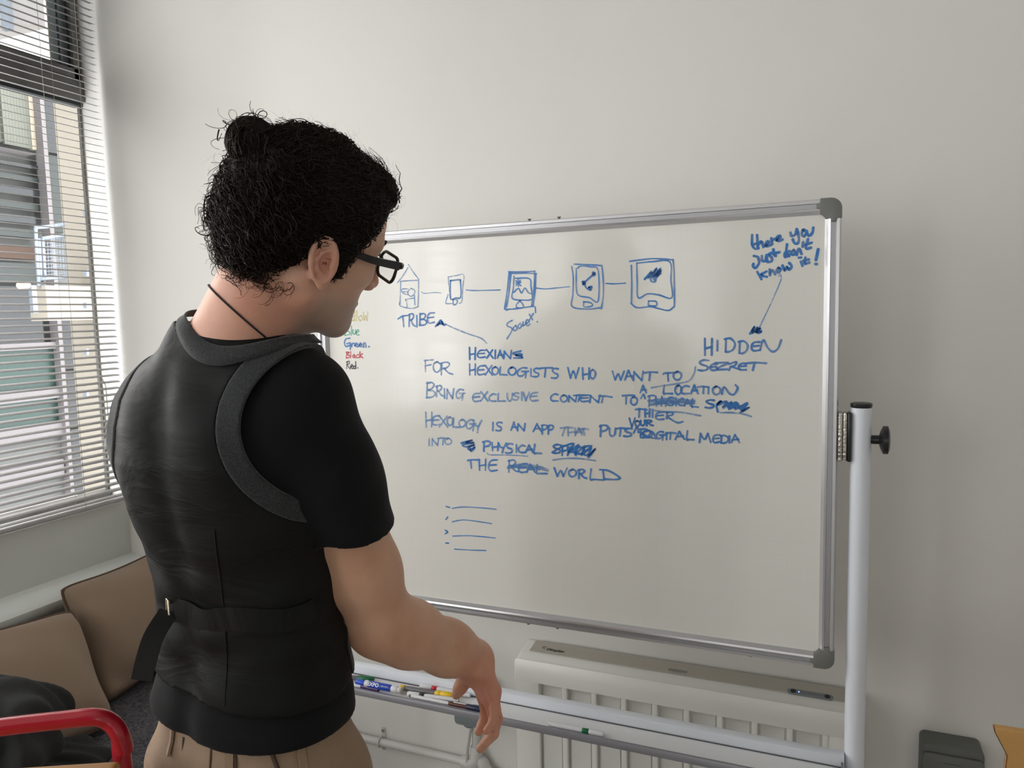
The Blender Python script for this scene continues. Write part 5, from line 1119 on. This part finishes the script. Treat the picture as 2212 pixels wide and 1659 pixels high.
def armhole(q, grow=0.0, s=1):
    return ell(q, (s * 0.240, 0.008, 1.362), (0.160 + grow, 0.160 + grow * .9, 0.118 + grow * .9))
def vest_base(p, q, off):
    d = trunk(q) - off + folds(q, 0.0030) + 0.0012 * np.sin(q[:, 2] * 38 + q[:, 0] * 60)
    lowf = np.clip((1.06 - q[:, 2]) / 0.08, 0, 1); return d - lowf * 0.008
def neckcut(q, grow=0.0):   # the neck opening: a cylinder tilted forward, open to the front
    c = cap(q, (0.014, -0.014, 1.462), (0.030, 0.070, 1.75), 0.064 + grow, 0.075 + grow)
    return np.minimum(c, cap(q, (0.016, 0.05, 1.45), (0.016, 0.14, 1.20), 0.058 + grow, 0.01 + grow))
def vest_shell(p, q, off, th):
    d = vest_base(p, q, off); d = np.maximum(d, -(d + th)); z = q[:, 2]
    hemz = 0.998 - 0.020 * np.clip(q[:, 0] / .15, -1, 1) + 0.02 * np.clip(q[:, 1] / .1, 0, 1); d = np.maximum(d, hemz - z)
    return np.maximum(d, z - 1.58)
def vest_panel(p):
    q = toB(p); d = vest_shell(p, q, 0.0150, 0.012); d = np.maximum(d, -armhole(q, 0.030)); d = np.maximum(d, -armhole(q, 0.030, -1))
    d = np.maximum(d, -neckcut(q, 0.004)); return np.maximum(d, q[:, 1] - 0.045)
def vest_front(p):
    q = toB(p); d = vest_shell(p, q, 0.0165, 0.013); d = np.maximum(d, -armhole(q, 0.0)); d = np.maximum(d, -armhole(q, 0.0, -1))
    d = np.maximum(d, -neckcut(q, 0.0)); return np.maximum(d, 0.047 - q[:, 1])
def vest_trim(p, s):
    q = toB(p); d = vest_shell(p, q, 0.0172, 0.014); d = np.maximum(d, -armhole(q, 0.0, s)); d = np.maximum(d, armhole(q, 0.031, s)); d = np.maximum(d, -neckcut(q, .006))
    return np.maximum(d, q[:, 1] - 0.05)
def satin_mat():
    m = mat('charcoal_satin', (0.0090, 0.0090, 0.0092), 0.55, spec=0.15); nt = m.node_tree; b = nt.nodes['Principled BSDF']; L = nt.links.new
    tc = nt.nodes.new('ShaderNodeTexCoord'); mp = nt.nodes.new('ShaderNodeMapping'); mp.inputs['Scale'].default_value = (5, 5, 16); mp.inputs['Rotation'].default_value = (0.3, 0.5, 0)
    L(tc.outputs['Object'], mp.inputs['Vector']); n = nt.nodes.new('ShaderNodeTexNoise'); n.inputs['Scale'].default_value = 1.6; n.inputs['Detail'].default_value = 5; n.inputs['Distortion'].default_value = 1.2
    L(mp.outputs[0], n.inputs['Vector']); bp = nt.nodes.new('ShaderNodeBump'); bp.inputs['Strength'].default_value = 0.3; bp.inputs['Distance'].default_value = 0.01
    L(n.outputs['Fac'], bp.inputs['Height']); L(bp.outputs['Normal'], b.inputs['Normal']); return m
satin = satin_mat(); tweed = herringbone('charcoal_herringbone', (0.005, 0.006, 0.0075), (0.058, 0.062, 0.067)); tweed_d = herringbone('dark_herringbone', (0.010, 0.010, 0.011), (0.032, 0.033, 0.035))
VB = ((-1.02, 0.66, 0.93), (-0.52, 1.04, 1.60))
vp, _ = sdf_part('waistcoat_back', vest_panel, *VB, 0.0026, satin, 'charcoal satin back of the waistcoat')
vf, _ = sdf_part('waistcoat_front', vest_front, *VB, 0.0030, tweed_d, 'dark herringbone waistcoat front')
for s in (1, -1): sdf_part('armhole_trim', lambda p, s=s: vest_trim(p, s), *VB, 0.0024, tweed, 'grey herringbone band around the armhole')
# root finding from an axis outwards on a field
def shoot(fn, o, d, tmax=0.35):
    t = np.linspace(0, tmax, 240); P_ = np.array(o) + t[:, None] * np.array(d); v = fn(P_); i = np.where(v > 0)[0]
    return P_[i[0]] if len(i) else P_[-1]
def strip(name, path, nrms, width, th, m, parent, side=None):
    """flat ribbon: path points, outward normals, width across"""
    V, Fc = [], []; n = len(path)
    for i in range(n):
        t = path[min(n - 1, i + 1)] - path[max(0, i - 1)]; t /= np.linalg.norm(t); s = np.cross(nrms[i], t); s /= np.linalg.norm(s); o_ = np.array(nrms[i]) / np.linalg.norm(nrms[i])
        for a, b in ((-1, 0), (1, 0), (1, 1), (-1, 1)): V.append(path[i] + s * a * width / 2 + o_ * b * th)
    for i in range(n - 1):
        for k in range(4): a, b = 4 * i + k, 4 * i + (k + 1) % 4; Fc.append((a, b, b + 4, a + 4))
    Fc += [(3, 2, 1, 0), tuple(4 * (n - 1) + k for k in range(4))]
    o = mesh_obj(name, V, Fc, m, None, False); adopt(parent, o)
    bm = bmesh.new(); bm.from_mesh(o.data); bmesh.ops.recalc_face_normals(bm, faces=bm.faces[:]); bm.to_mesh(o.data); bm.free(); return o
vb = lambda P_: vest_base(P_, toB(P_), 0.0155)
# collar band standing round the back of the neck
rows = []
for a_ in np.linspace(math.radians(158), math.radians(372), 34):
    row = []
    dd = bxr * math.cos(a_) + byf * math.sin(a_); bk = max(0, -math.sin(a_)); fade = 1.0
    c0 = Bw(0.030, -0.010, 0); rn = np.linalg.norm((shoot(neck, c0 + [0, 0, 1.497], dd, .16) - c0 - [0, 0, 1.497])[:2])
    for r_, up_h in ((0.0, 0.010), (0.002, 0.009), (0.005, 0.0055), (0.009, 0.0040), (0.0125, 0.0026)):
        rr_ = max(0.056, rn + .0035) + r_; rb = rr_ + .004 if r_ < .005 else rr_
        top_ = shoot(lambda P_: -vb(P_), c0 + dd * rb + np.array([0, 0, 1.60]), np.array([0, 0, -1.0]), 0.30); row.append(c0 + dd * rr_ + np.array([0, 0, top_[2] + up_h]))
    rows.append(row)
zz = np.array([[v[2] for v in r_] for r_ in rows]); ker = np.ones(7) / 7
for k in range(zz.shape[1]): zz[:, k] = np.convolve(np.pad(zz[:, k], 3, mode='edge'), ker, 'valid')
V = [np.array([v[0], v[1], zz[i, k] + .001]) for i, r_ in enumerate(rows) for k, v in enumerate(r_)]; nr = 5
Fc = [(i * nr + k, i * nr + k + 1, (i + 1) * nr + k + 1, (i + 1) * nr + k) for i in range(len(rows) - 1) for k in range(nr - 1)]
o = mesh_obj('collar_band', V, Fc, tweed, None, True); o['label'] = 'grey herringbone band around the neck'; adopt(man, o)
sm = o.modifiers.new('thickness', 'SOLIDIFY'); sm.thickness = 0.0022; sm.offset = 1.0
zb = 1.104; ang_l = np.linspace(math.radians(243), math.radians(352), 26)   # across the back to his right side (0 = his right, 270 = back)
pth_, nn_ = [], []
for k, a_ in enumerate(ang_l):
    dd = bxr * math.cos(a_) + byf * math.sin(a_); c0 = Bw(0.01, 0, zb + 0.004 * math.sin(k * .5) + 0.006 * k / 26); pth_.append(shoot(vb, c0, dd)); nn_.append(dd)
waist_strap = mat('black_strap_satin', (0.007, 0.007, 0.0075), 0.55, spec=0.2)
sp_ = strip('waist_strap', pth_, nn_, 0.032, 0.0035, waist_strap, man)
bp0 = pth_[0]; n0 = nn_[0]
tail = [bp0 + n0 * .006, W(334, 1372, 1.00), W(318, 1420, 0.985), W(306, 1470, 0.98)]
tail = smoothpath([bp0 + n0 * .004] + [np.array(t) for t in tail[1:]], 6)
vdir = [nrm1(CAM - t) * .9 + n0 * .3 for t in tail]
strip('strap_tail', tail, vdir, 0.0265, 0.0022, mat('black_webbing', (0.006, 0.006, 0.006), 0.85), man)
bk_, bn_ = bp0 + n0 * .006, n0
tt = nrm1(np.cross([0, 0, 1.], bn_))
rect = [bk_ + tt * a * .007 + np.array([0, 0, b * .017]) for a, b in ((-1, -1), (1, -1), (1, 1), (-1, 1))]
o = tube('buckle', rect, 0.0016, mat('brass_buckle', (0.75, 0.68, 0.5), 0.25, 1.0), None, seg=8, closed=True); adopt(man, o)

for a_, z0_, z1_ in ((300, 1.235, 1.0),):
    dd = bxr * math.cos(math.radians(a_)) + byf * math.sin(math.radians(a_))
    pts = [shoot(vb, Bw(0.012, 0, z_), dd) - dd * .0003 for z_ in np.linspace(z0_, z1_, 14)]
    o = tube('seam', pts, 0.0008, mat('seam_thread', (0.004, 0.004, 0.004), 0.8), None, seg=6); adopt(man, o)

# trousers
trm = mat('khaki_chino', (0.34, 0.235, 0.155), 0.85, bump=0.2, bscale=500, var=0.05, vscale=30, sheen=0.1)
def trousers(p):
    q = toB(p); z = q[:, 2]
    zs_ = np.array([0.70, 0.80, 0.88, 0.94, 1.00]); a = np.interp(z, zs_, [0.156, 0.158, 0.152, 0.142, 0.132]); b = np.interp(z, zs_, [0.106, 0.112, 0.108, 0.098, 0.090])
    x, y = q[:, 0] - 0.012, q[:, 1] + .002; k = (np.abs(x / a) ** 2.4 + np.abs(y / b) ** 2.4) ** (1 / 2.4) + 1e-6; d = (k - 1) * b * 0.95
    d = np.maximum(d, np.maximum(z - 0.985, 0.80 - z))
    for s in (1, -1):
        d = smin(d, chain(q, [(s * 0.084 + .012, 0, 0.82), (s * 0.094 + .012, 0.01, 0.47), (s * 0.100 + .012, 0, 0.06)], [0.094, 0.072, 0.060], 0.03), 0.04)
    d = smax(d, 0.035 - z, 0.005)
    # drag folds and a back pocket welt
    d += 0.0028 * np.sin(q[:, 2] * 60 + 26 * np.abs(q[:, 0])) * np.clip((0.92 - z) / .05, 0, 1)
    d += 0.0035 * np.exp(-((z - 0.80 + 0.3 * (q[:, 0] - .14)) / .004) ** 2) * (q[:, 1] < 0) * (np.abs(np.abs(q[:, 0] - .02) - 0.085) < 0.055)
    return d
tr_, _ = sdf_part('trousers', trousers, (-1.04, 0.62, 0.02), (-0.48, 1.08, 1.0), 0.0052, trm, 'khaki brown cotton trousers')
trf = lambda P_: trousers(P_)
for a_ in (238, 296, 338):
    dd = bxr * math.cos(math.radians(a_)) + byf * math.sin(math.radians(a_)); pts = [shoot(trf, Bw(.02, 0, z_), dd) for z_ in (0.90, .92, .94, .965)]
    strip('belt_loop', pts, [dd] * 4, 0.011, 0.0035, trm, man)
# pocket opening on his right hip
for nm_, pp in (('pocket_edge', [(322, .935), (326, .90), (331, .86), (334, .82)]), ('seam', [(279, .93), (280, .88), (282, .82), (284, .76)]), ('seam', [(300, .93), (301, .86), (303, .8)]), ('seam', [(250, .93), (248, .86), (247, .8)])):
    pts = []
    for a_, z_ in pp:
        dd = bxr * math.cos(math.radians(a_)) + byf * math.sin(math.radians(a_)); pts.append(shoot(trf, Bw(.02, 0, z_), dd) - dd * .0004)
    o = tube(nm_, smoothpath(pts), 0.0016 if nm_ == 'seam' else 0.0032, mat('dark_seam_thread', (0.10, 0.065, 0.045), 0.9), None, seg=6); adopt(man, o)  # seams and pocket edge as thin dark brown tubes
shoe = mat('brown_leather_shoe', (0.06, 0.03, 0.018), 0.4)
for s in (1, -1):
    fn = lambda p, s=s: np.maximum(smin(ell(toB(p), (s * .10 + .02, 0.01, .045), (.042, .075, .05)), ell(toB(p), (s * .105 + .02, 0.11, .03), (.045, .10, .032)), .03), 0.0 - toB(p)[:, 2])
    c = Bw(s * .10 + .02, .06, 0)
    sdf_part('shoe', fn, (c[0] - .09, c[1] - .17, -0.01), (c[0] + .09, c[1] + .19, 0.12), 0.006, shoe)

# hair ------------------------------------------------------------------------
def vnoise(P_, f, seed):
    r_ = np.random.default_rng(seed); out = np.zeros(len(P_))
    for k in range(5):
        w_ = r_.normal(size=3); w_ *= f * (0.7 + 0.25 * k) / np.linalg.norm(w_); out += np.sin(P_ @ w_ + r_.uniform(0, 6.28) + 1.3 * np.sin(P_ @ (w_[[1, 2, 0]] * .7)))
    return out / 5
BUN = np.array([-0.012, -0.102, 0.099])
def hair_reg(q):
    """negative where hair grows (head frame)"""
    x, y, z = q.T
    hl_ = np.interp(y, [-0.12, -0.085, -0.060, -0.035, -0.018, -0.005, 0.008, 0.026, 0.032, 0.050, 0.072, 0.10],
                       [-0.052, -0.050, -0.046, -0.024, 0.020, 0.030, -0.026, -0.020, 0.016, 0.044, 0.084, 0.090])
    hl_ = hl_ - np.clip(0.03 - np.abs(x), 0, 1) * 0.35 * (y > 0.05)
    return hl_ - z
def hair(p):
    q = toH(p)
    d = ell(q, (0, -0.014, 0.052), (0.082, 0.094, 0.092))
    d = smin(d, ell(q, (0, 0.036, 0.064), (0.073, 0.062, 0.066)), 0.02)
    d = smin(d, ell(q, (0.0, 0.064, 0.098), (0.055, 0.030, 0.026)), 0.02)
    side = head(q, False) - 0.0075
    d = smin(d, side, 0.006)
    d = smax(d, hair_reg(q), 0.010)
    d = smin(d, ell(q, (0, -0.068, 0.030), (0.060, 0.042, 0.056)), 0.03)       # mass of curls at the back
    d = smin(d, ell(q, (0, -0.070, -0.012), (0.052, 0.030, 0.038)), 0.03)
    d = smin(d, cap(q, BUN + [0, .030, -.022], BUN + [0, .008, -.006], 0.030, 0.020), 0.012)
    d = smin(d, ell(q, BUN, (0.030, 0.027, 0.028)), 0.004)
    d = smax(d, -ell(q, BUN + [0, .034, .036], (.03, .015, .020)), .012)
    amp = np.interp(q[:, 1], [-0.14, -0.03, 0.03], [0.0060, 0.0032, 0.0014])
    return d + amp * vnoise(q, 190, 4) + 0.0035 * vnoise(q, 80, 9) * (q[:, 1] < 0.03)
hm = mat('dark_brown_hair', (0.0085, 0.0055, 0.004), 0.6, spec=0.15, bump=0.6, bscale=140)
hm2 = mat('hair_strands', (0.016, 0.0090, 0.0055), 0.5, spec=0.22)
c_ = HO
ho, HV = sdf_part('hair', hair, c_ - 0.20, c_ + 0.21, 0.0028, hm, 'dark brown curly hair tied up in a small bun')
# curls: fine tubes rooted on the surface of the hair
def strands(name, S, npt, rad, m, seg=3):
    """S: list of (npt,3) arrays"""
    A = np.stack(S); n = len(A); T_ = np.gradient(A, axis=1); T_ /= np.linalg.norm(T_, axis=2, keepdims=True) + 1e-9
    ref = np.array([0.31, 0.52, 0.79]); s = np.cross(T_, ref); s /= np.linalg.norm(s, axis=2, keepdims=True) + 1e-9; b = np.cross(T_, s)
    prof_ = np.linspace(1, 0.35, npt)[None, :, None]; rings = [A + rad[:, None, None] * prof_ * (math.cos(2 * math.pi * k / seg) * s + math.sin(2 * math.pi * k / seg) * b) for k in range(seg)]
    V = np.stack(rings, 2).reshape(-1, 3)
    i = np.arange(n)[:, None, None] * npt * seg; j = np.arange(npt - 1)[None, :, None] * seg; k = np.arange(seg)[None, None, :]
    a = i + j + k; b2 = i + j + (k + 1) % seg; Q = np.stack([a, b2, b2 + seg, a + seg], -1).reshape(-1, 4)
    o = np_obj(name, V, Q, m); o.parent = ho; o['kind'] = 'stuff'; return o
hq = toH(HV); gradH = lambda P_: np.stack([(hair(P_ + e) - hair(P_ - e)) for e in np.eye(3) * 0.004], 1)
okv = np.where(((hair_reg(hq) < 0.004) | (hq[:, 1] < -0.05)) & (np.linalg.norm(hq - BUN, axis=1) > 0.036))[0]
NP_ = 16
def make(n, kind):
    idx = rng.choice(okv, n); P0 = HV[idx]; G_ = gradH(P0); G_ /= np.linalg.norm(G_, axis=1, keepdims=True) + 1e-9; q0 = toH(P0); S, rd = [], []
    bunw = HO + BUN @ Hm
    for i in range(n):
        g = G_[i]; yq = q0[i][1]
        fl = bunw - P0[i]; fl /= np.linalg.norm(fl) + 1e-9
        if yq < -0.055 and q0[i][2] < 0.105: fl = -hu * .9 + hf * rng.normal(0, .3) + hx * rng.normal(0, .3)
        fl = fl + rng.normal(0, 0.22, 3); fl -= g * (fl @ g) * 0.95; fl /= np.linalg.norm(fl) + 1e-9; sd = np.cross(g, fl)
        t = np.linspace(0, 1, NP_)
        if kind == 'lie':
            L_ = rng.uniform(0.03, 0.062); cr = rng.uniform(0.0025, 0.0055) if yq > -0.05 else rng.uniform(0.004, 0.009); tn = rng.uniform(1.2, 2.6); ph = rng.uniform(0, 6.28)
            c = P0[i] + np.outer(t * L_, fl) - np.outer((t ** 2) * L_ * L_ * 5.2, g)
            cv = c + np.outer(cr * np.sin(2 * math.pi * tn * t + ph), sd) + np.outer(cr * 0.6 * np.cos(2 * math.pi * tn * t + ph) + 0.0015, g); rd.append(rng.uniform(0.0004, 0.0012))
        elif kind == 'curl':
            L_ = rng.uniform(0.018, 0.040); cr = rng.uniform(0.005, 0.010); tn = rng.uniform(0.8, 1.8); ph = rng.uniform(0, 6.28)
            c = P0[i] - g * .004 + np.outer(t * L_, fl * .8 + g * rng.uniform(0, .35))
            cv = c + np.outer(cr * (np.sin(2 * math.pi * tn * t + ph) - math.sin(ph)), sd) + np.outer(cr * (np.cos(2 * math.pi * tn * t + ph) - math.cos(ph)), g * .7 + fl * .5); rd.append(rng.uniform(0.0004, 0.0011))
        else:
            L_ = rng.uniform(0.015, 0.032); cr = rng.uniform(0.003, 0.009); tn = rng.uniform(0.4, 1.1); ph = rng.uniform(0, 6.28)
            c = P0[i] - g * .003 + np.outer(t * L_, g * rng.uniform(.35, .9) + fl * .5)
            cv = c + np.outer(cr * (np.sin(2 * math.pi * tn * t + ph) - math.sin(ph)), sd) + np.outer(cr * (np.cos(2 * math.pi * tn * t + ph) - math.cos(ph)), fl); rd.append(rng.uniform(0.00008, 0.00015))
        S.append(cv)
    return S, np.array(rd)
S, rd = make(3800, 'lie'); strands('hair_locks', S, NP_, rd, hm2)
bk = okv; okv = np.where((hq[:, 1] < -0.045))[0]; S, rd = make(480, 'curl'); strands('curls', S, NP_, rd, hm2)
okv = bk; S, rd = make(1700, 'frizz'); strands('flyaway_hairs', S, NP_, rd, hm2)
S, rd = [], []
for i in range(260):
    ax_ = nrm1(np.array([1.0, rng.normal(0, .5), rng.normal(0, .5)])); u_ = nrm1(np.cross(ax_, [0, .3, 1])); v_ = np.cross(ax_, u_)
    t = np.linspace(0, rng.uniform(1.5, 4.2), NP_) + rng.uniform(0, 6.28); off = rng.normal(0, .012); r_b = math.sqrt(max(0.0001, .0292 ** 2 - off ** 2)) + rng.uniform(-.002, .002)
    c = BUN + off * ax_ + np.outer(r_b * np.cos(t), u_) + np.outer(r_b * np.sin(t), v_); S.append(HO + c @ Hm); rd.append(rng.uniform(.0006, .0013))
strands('bun_coils', S, NP_, np.array(rd), hm2)
# nape curls over bare neck
S, rd = [], []
for i in range(70):
    yq = rng.uniform(-0.10, -0.03); xq = rng.uniform(-.03, .07); p0 = Hw(xq, yq, -0.045)
    p = p0 + hx * .0; ph = rng.uniform(0, 6.28); cr = rng.uniform(.004, .008); t = np.linspace(0, 1, NP_); fl = -hu * .9 + rng.normal(0, .3, 3); n_ = nrm1(hx * xq * 12 - hf)
    base = p - n_ * 0.0; dd = skin(base[None])[0]; base = base - n_ * dd
    c = base + n_ * .004 + np.outer(t * rng.uniform(.012, .03), fl)
    S.append(c + np.outer(cr * np.sin(2 * math.pi * 1.5 * t + ph), hf) + np.outer(cr * np.cos(2 * math.pi * 1.5 * t + ph), nrm1(np.cross(n_, hf)))); rd.append(rng.uniform(.0003, .0006))
strands('nape_curls', S, NP_, np.array(rd), hm2)
# glasses --------------------------------------------------------------------
gl = thing('glasses', 'black framed rectangular glasses worn by the man', 'glasses', tuple(Hw(0, .11, .012)))
blk = mat('matt_black_acetate', (0.012, 0.011, 0.011), 0.35)
lensm = mat('spectacle_lens', (0.93, 0.97, 0.90), 0.03, alpha=0.16, spec=0.6)
YG = 0.118
for s in (1, -1):
    c = np.array([s * 0.034, YG, 0.008]); cor = rounded_rect(0.054, 0.036, 0.012, 5)
    pts = []
    for u, v in cor:
        yb = -0.10 * ((s * 0.034 + u) ** 2) * 22 * .1 - 0.004 * (abs(s * .034 + u) / .06) ** 2 * 1.5
        pts.append(Hw(c[0] + u, YG + yb + v * -.06, c[2] + v))
    o = tube('rim', pts, 0.0023, blk, None, seg=8, closed=True); adopt(gl, o)
    o = mesh_obj('lens', pts, [tuple(range(len(pts)))], lensm); adopt(gl, o)
    hin = Hw(s * 0.064, YG - .006, 0.018); e0 = Hw(s * 0.0770, 0.055, 0.0175); e1 = Hw(s * 0.0770, 0.010, 0.021); e2 = Hw(s * 0.0725, -0.022, 0.014); e3 = Hw(s * .070, -.034, -.008)
    pth2 = smoothpath([hin, e0, e1], 5); nn2 = [hx * s] * len(pth2)
    V, Fc = [], []
    for i, p in enumerate(pth2):
        hh = 0.0056 - 0.0018 * i / len(pth2)
        for a, b in ((-1, -1), (1, -1), (1, 1), (-1, 1)): V.append(p + hx * a * .0017 + hu * b * hh)
    n_ = len(pth2)
    for i in range(n_ - 1):
        for k in range(4): a, b = 4 * i + k, 4 * i + (k + 1) % 4; Fc.append((a, b, b + 4, a + 4))
    Fc += [(3, 2, 1, 0), tuple(4 * (n_ - 1) + k for k in range(4))]
    o = mesh_obj('temple_arm', V, Fc, blk); adopt(gl, o)
    o = tube('temple_tip', smoothpath([e1, e2, e3], 4), 0.0022, blk, None, seg=8); adopt(gl, o)
    corner = Hw(s * 0.0625, YG - .003, 0.018)
    o = tube('hinge', [Hw(s * .058, YG, .019), corner, hin], 0.0042, blk, None, seg=8); adopt(gl, o)
    # eyes: a white ball with a brown iris between the lids
    ec = Hw(s * 0.033, 0.0815, 0.009)
    th = np.linspace(0, math.pi, 10); eg = mat('eye_white', (0.75, 0.72, 0.7), 0.15)
    o = tube('eye', [ec - hf * .0118 * math.cos(t) for t in th], [max(.0003, .0118 * math.sin(t)) for t in th], eg, None, seg=16); adopt(man, o)
    ir = tube('iris', [ec + hf * .0105, ec + hf * .0121], [.0055, .0045], mat('brown_iris', (.05, .02, .01), .2), None, seg=16); ir.parent = o; 
    # eyebrow
    bp_ = [Hw(s * .016, .1025, .034), Hw(s * .032, .0985, .040), Hw(s * .047, .085, .036)]
    o = tube('eyebrow', smoothpath(bp_, 4), 0.0028, hm, None, seg=6); adopt(man, o)
o = tube('bridge', smoothpath([Hw(-.009, YG, .014), Hw(0, YG + .003, .016), Hw(.009, YG, .014)], 4), 0.0024, blk, None, seg=8); adopt(gl, o)
# neck cord
sk = lambda P_: np.minimum(neck(P_), head(toH(P_), False))
nc, pp = [], []
cen = (np.array(nk0) * .42 + np.array(nk1) * .58); axn = nrm1(np.array(nk1) - nk0); axn = nrm1(axn * 1.0 + byf * .55)
u1 = nrm1(np.cross(axn, bxr)); u2 = np.cross(axn, u1)
for a_ in np.linspace(0, 2 * math.pi, 64, endpoint=False):
    dd = u1 * math.cos(a_) + u2 * math.sin(a_); nc.append(shoot(sk, cen + axn * -.018, dd, .16) + dd * .0012)
o = tube('neck_cord', nc, 0.0013, mat('dark_cord', (0.02, 0.016, 0.02), 0.7), None, seg=8, closed=True); adopt(man, o)
o['label'] = 'thin dark cord around the neck'

# ------------------------------------------------------------ colleague standing left of the camera: outside the frame, mirrored softly in the board
P2 = np.array([-0.80, -0.17, 0.0])
co = thing('person', 'person in dark jumper and jeans, standing out of frame, softly mirrored in the whiteboard', 'person', tuple(P2))
def part2(name, fn, lo, hi, h, m):
    V, Q = surface(fn, np.array(lo) + P2, np.array(hi) + P2, h); o = np_obj(name, V, Q, m); adopt(co, o); return o
def toC(p): return (p - P2) * [1, 1, 1.057]
def trunk2(q):
    d = torso(q - [0, 0, .02])
    for s_ in (1, -1): d = smin(d, cap(q, (s_ * .03, -.02, 1.46), (s_ * .165, -.01, 1.43), .042, .052), .05)
    return d
def arm2(q, s_): return chain(q, [(s_ * .175, -.01, 1.41), (s_ * .225, .02, 1.14), (s_ * .20, .16, .93)], [.052, .044, .030], .03)
def head2(q): return head(q - [0, 0, 1.655], False)
def hand2(q, s_):
    w_ = np.array([s_ * .20, .16, .93]); d = ell(q, w_ + [0, .03, -.04], (.022, .032, .045))
    for k in range(4):
        a = w_ + [-.006 * s_, .012 + .016 * k, -.075]; d = smin(d, chain(q, [a, a + [-.004 * s_, .008, -.035], a + [-.018 * s_, .006, -.062]], [.009, .008, .007], .004), .004)
    return smin(d, chain(q, [w_ + [0, .05, -.02], w_ + [-.012 * s_, .078, -.045], w_ + [-.02 * s_, .082, -.068]], [.012, .010, .008], .004), .01)
def skin2(p):
    q = toC(p); d = smin(head2(q), cap(q, (0, -.02, 1.45), (0, -.01, 1.60), .058, .052), .03); d = smin(d, trunk2(q) + .012, .03)
    for s_ in (1, -1): d = smin(d, smin(arm2(q, s_), hand2(q, s_), .02), .03)
    return d
part2('body', skin2, (-.32, -.2, .78), (.32, .32, 1.82), .0052, skm)
def top2(p):
    q = toC(p); d = trunk2(q) - .012
    for s_ in (1, -1): d = smin(d, smax(arm2(q, s_) - .010, .97 - q[:, 2], .004), .03)
    return smax(d, .90 - q[:, 2], .005)
part2('jumper', top2, (-.34, -.2, .86), (.34, .3, 1.54), .0065, mat('dark_navy_knit', (0.02, 0.022, 0.03), 0.95))
def jeans2(p):
    q = toC(p); z = q[:, 2]; d = ell(q, (0, 0, .90), (.165, .115, .14)); d = np.maximum(d, z - .96)
    for s_ in (1, -1): d = smin(d, chain(q, [(s_ * .085, 0, .82), (s_ * .09, .01, .47), (s_ * .10, 0, .05)], [.088, .068, .056], .03), .04)
    return smax(d, .03 - z, .005)
part2('jeans', jeans2, (-.22, -.16, .0), (.22, .18, .98), .008, mat('dark_denim', (0.02, 0.03, 0.06), 0.9))
part2('hair', lambda p: smax(ell(toC(p) - [0, 0, 1.655], (0, -.014, .052), (.083, .102, .096)), -((toC(p)[:, 2] - 1.655) - np.interp(toC(p)[:, 1], [-.08, 0, .06, .1], [-.05, 0, .07, .1])), .01), (-.12, -.15, 1.55), (.12, .12, 1.83), .005, hm)
for s_ in (1, -1): part2('shoe', lambda p, s_=s_: np.maximum(smin(ell(toC(p), (s_ * .10, .01, .045), (.042, .075, .05)), ell(toC(p), (s_ * .105, .11, .03), (.045, .10, .032)), .03), -toC(p)[:, 2]), (s_ * .10 - .07, -.12, -.01), (s_ * .10 + .07, .24, .12), .007, shoe)

# dark wool coat dropped on the bench at the left edge
ca0, ca1, ca2 = W(-60, 1560, 1.62), W(30, 1545, 1.66), W(92, 1615, 1.62)
def coat(p):
    d = smin(ell(p, ca0, (.15, .13, .075)), ell(p, ca1 - [0, 0, .02], (.085, .12, .06)), .05)
    d = smin(d, chain(p, [W(-20, 1660, 1.55), W(50, 1645, 1.57), ca2], [.045, .040, .032], .03), .02)
    d = smin(d, ell(p, (ca1[0] - .02, ca1[1], BZ + .04), (.17, .2, .05)), .05)
    return smax(d + .006 * np.sin(p[:, 0] * 55 + 9 * np.sin(p[:, 1] * 14)) + .004 * np.sin(p[:, 1] * 70), BZ + .001 - p[:, 2], .006)
V, Q = surface(coat, ca1 - [.42, .4, .35], ca1 + [.35, .35, .25], .007)
tag(np_obj('coat', V, Q, M['coatcloth']), 'dark grey wool coat lying crumpled on the bench at the left edge', 'coat')
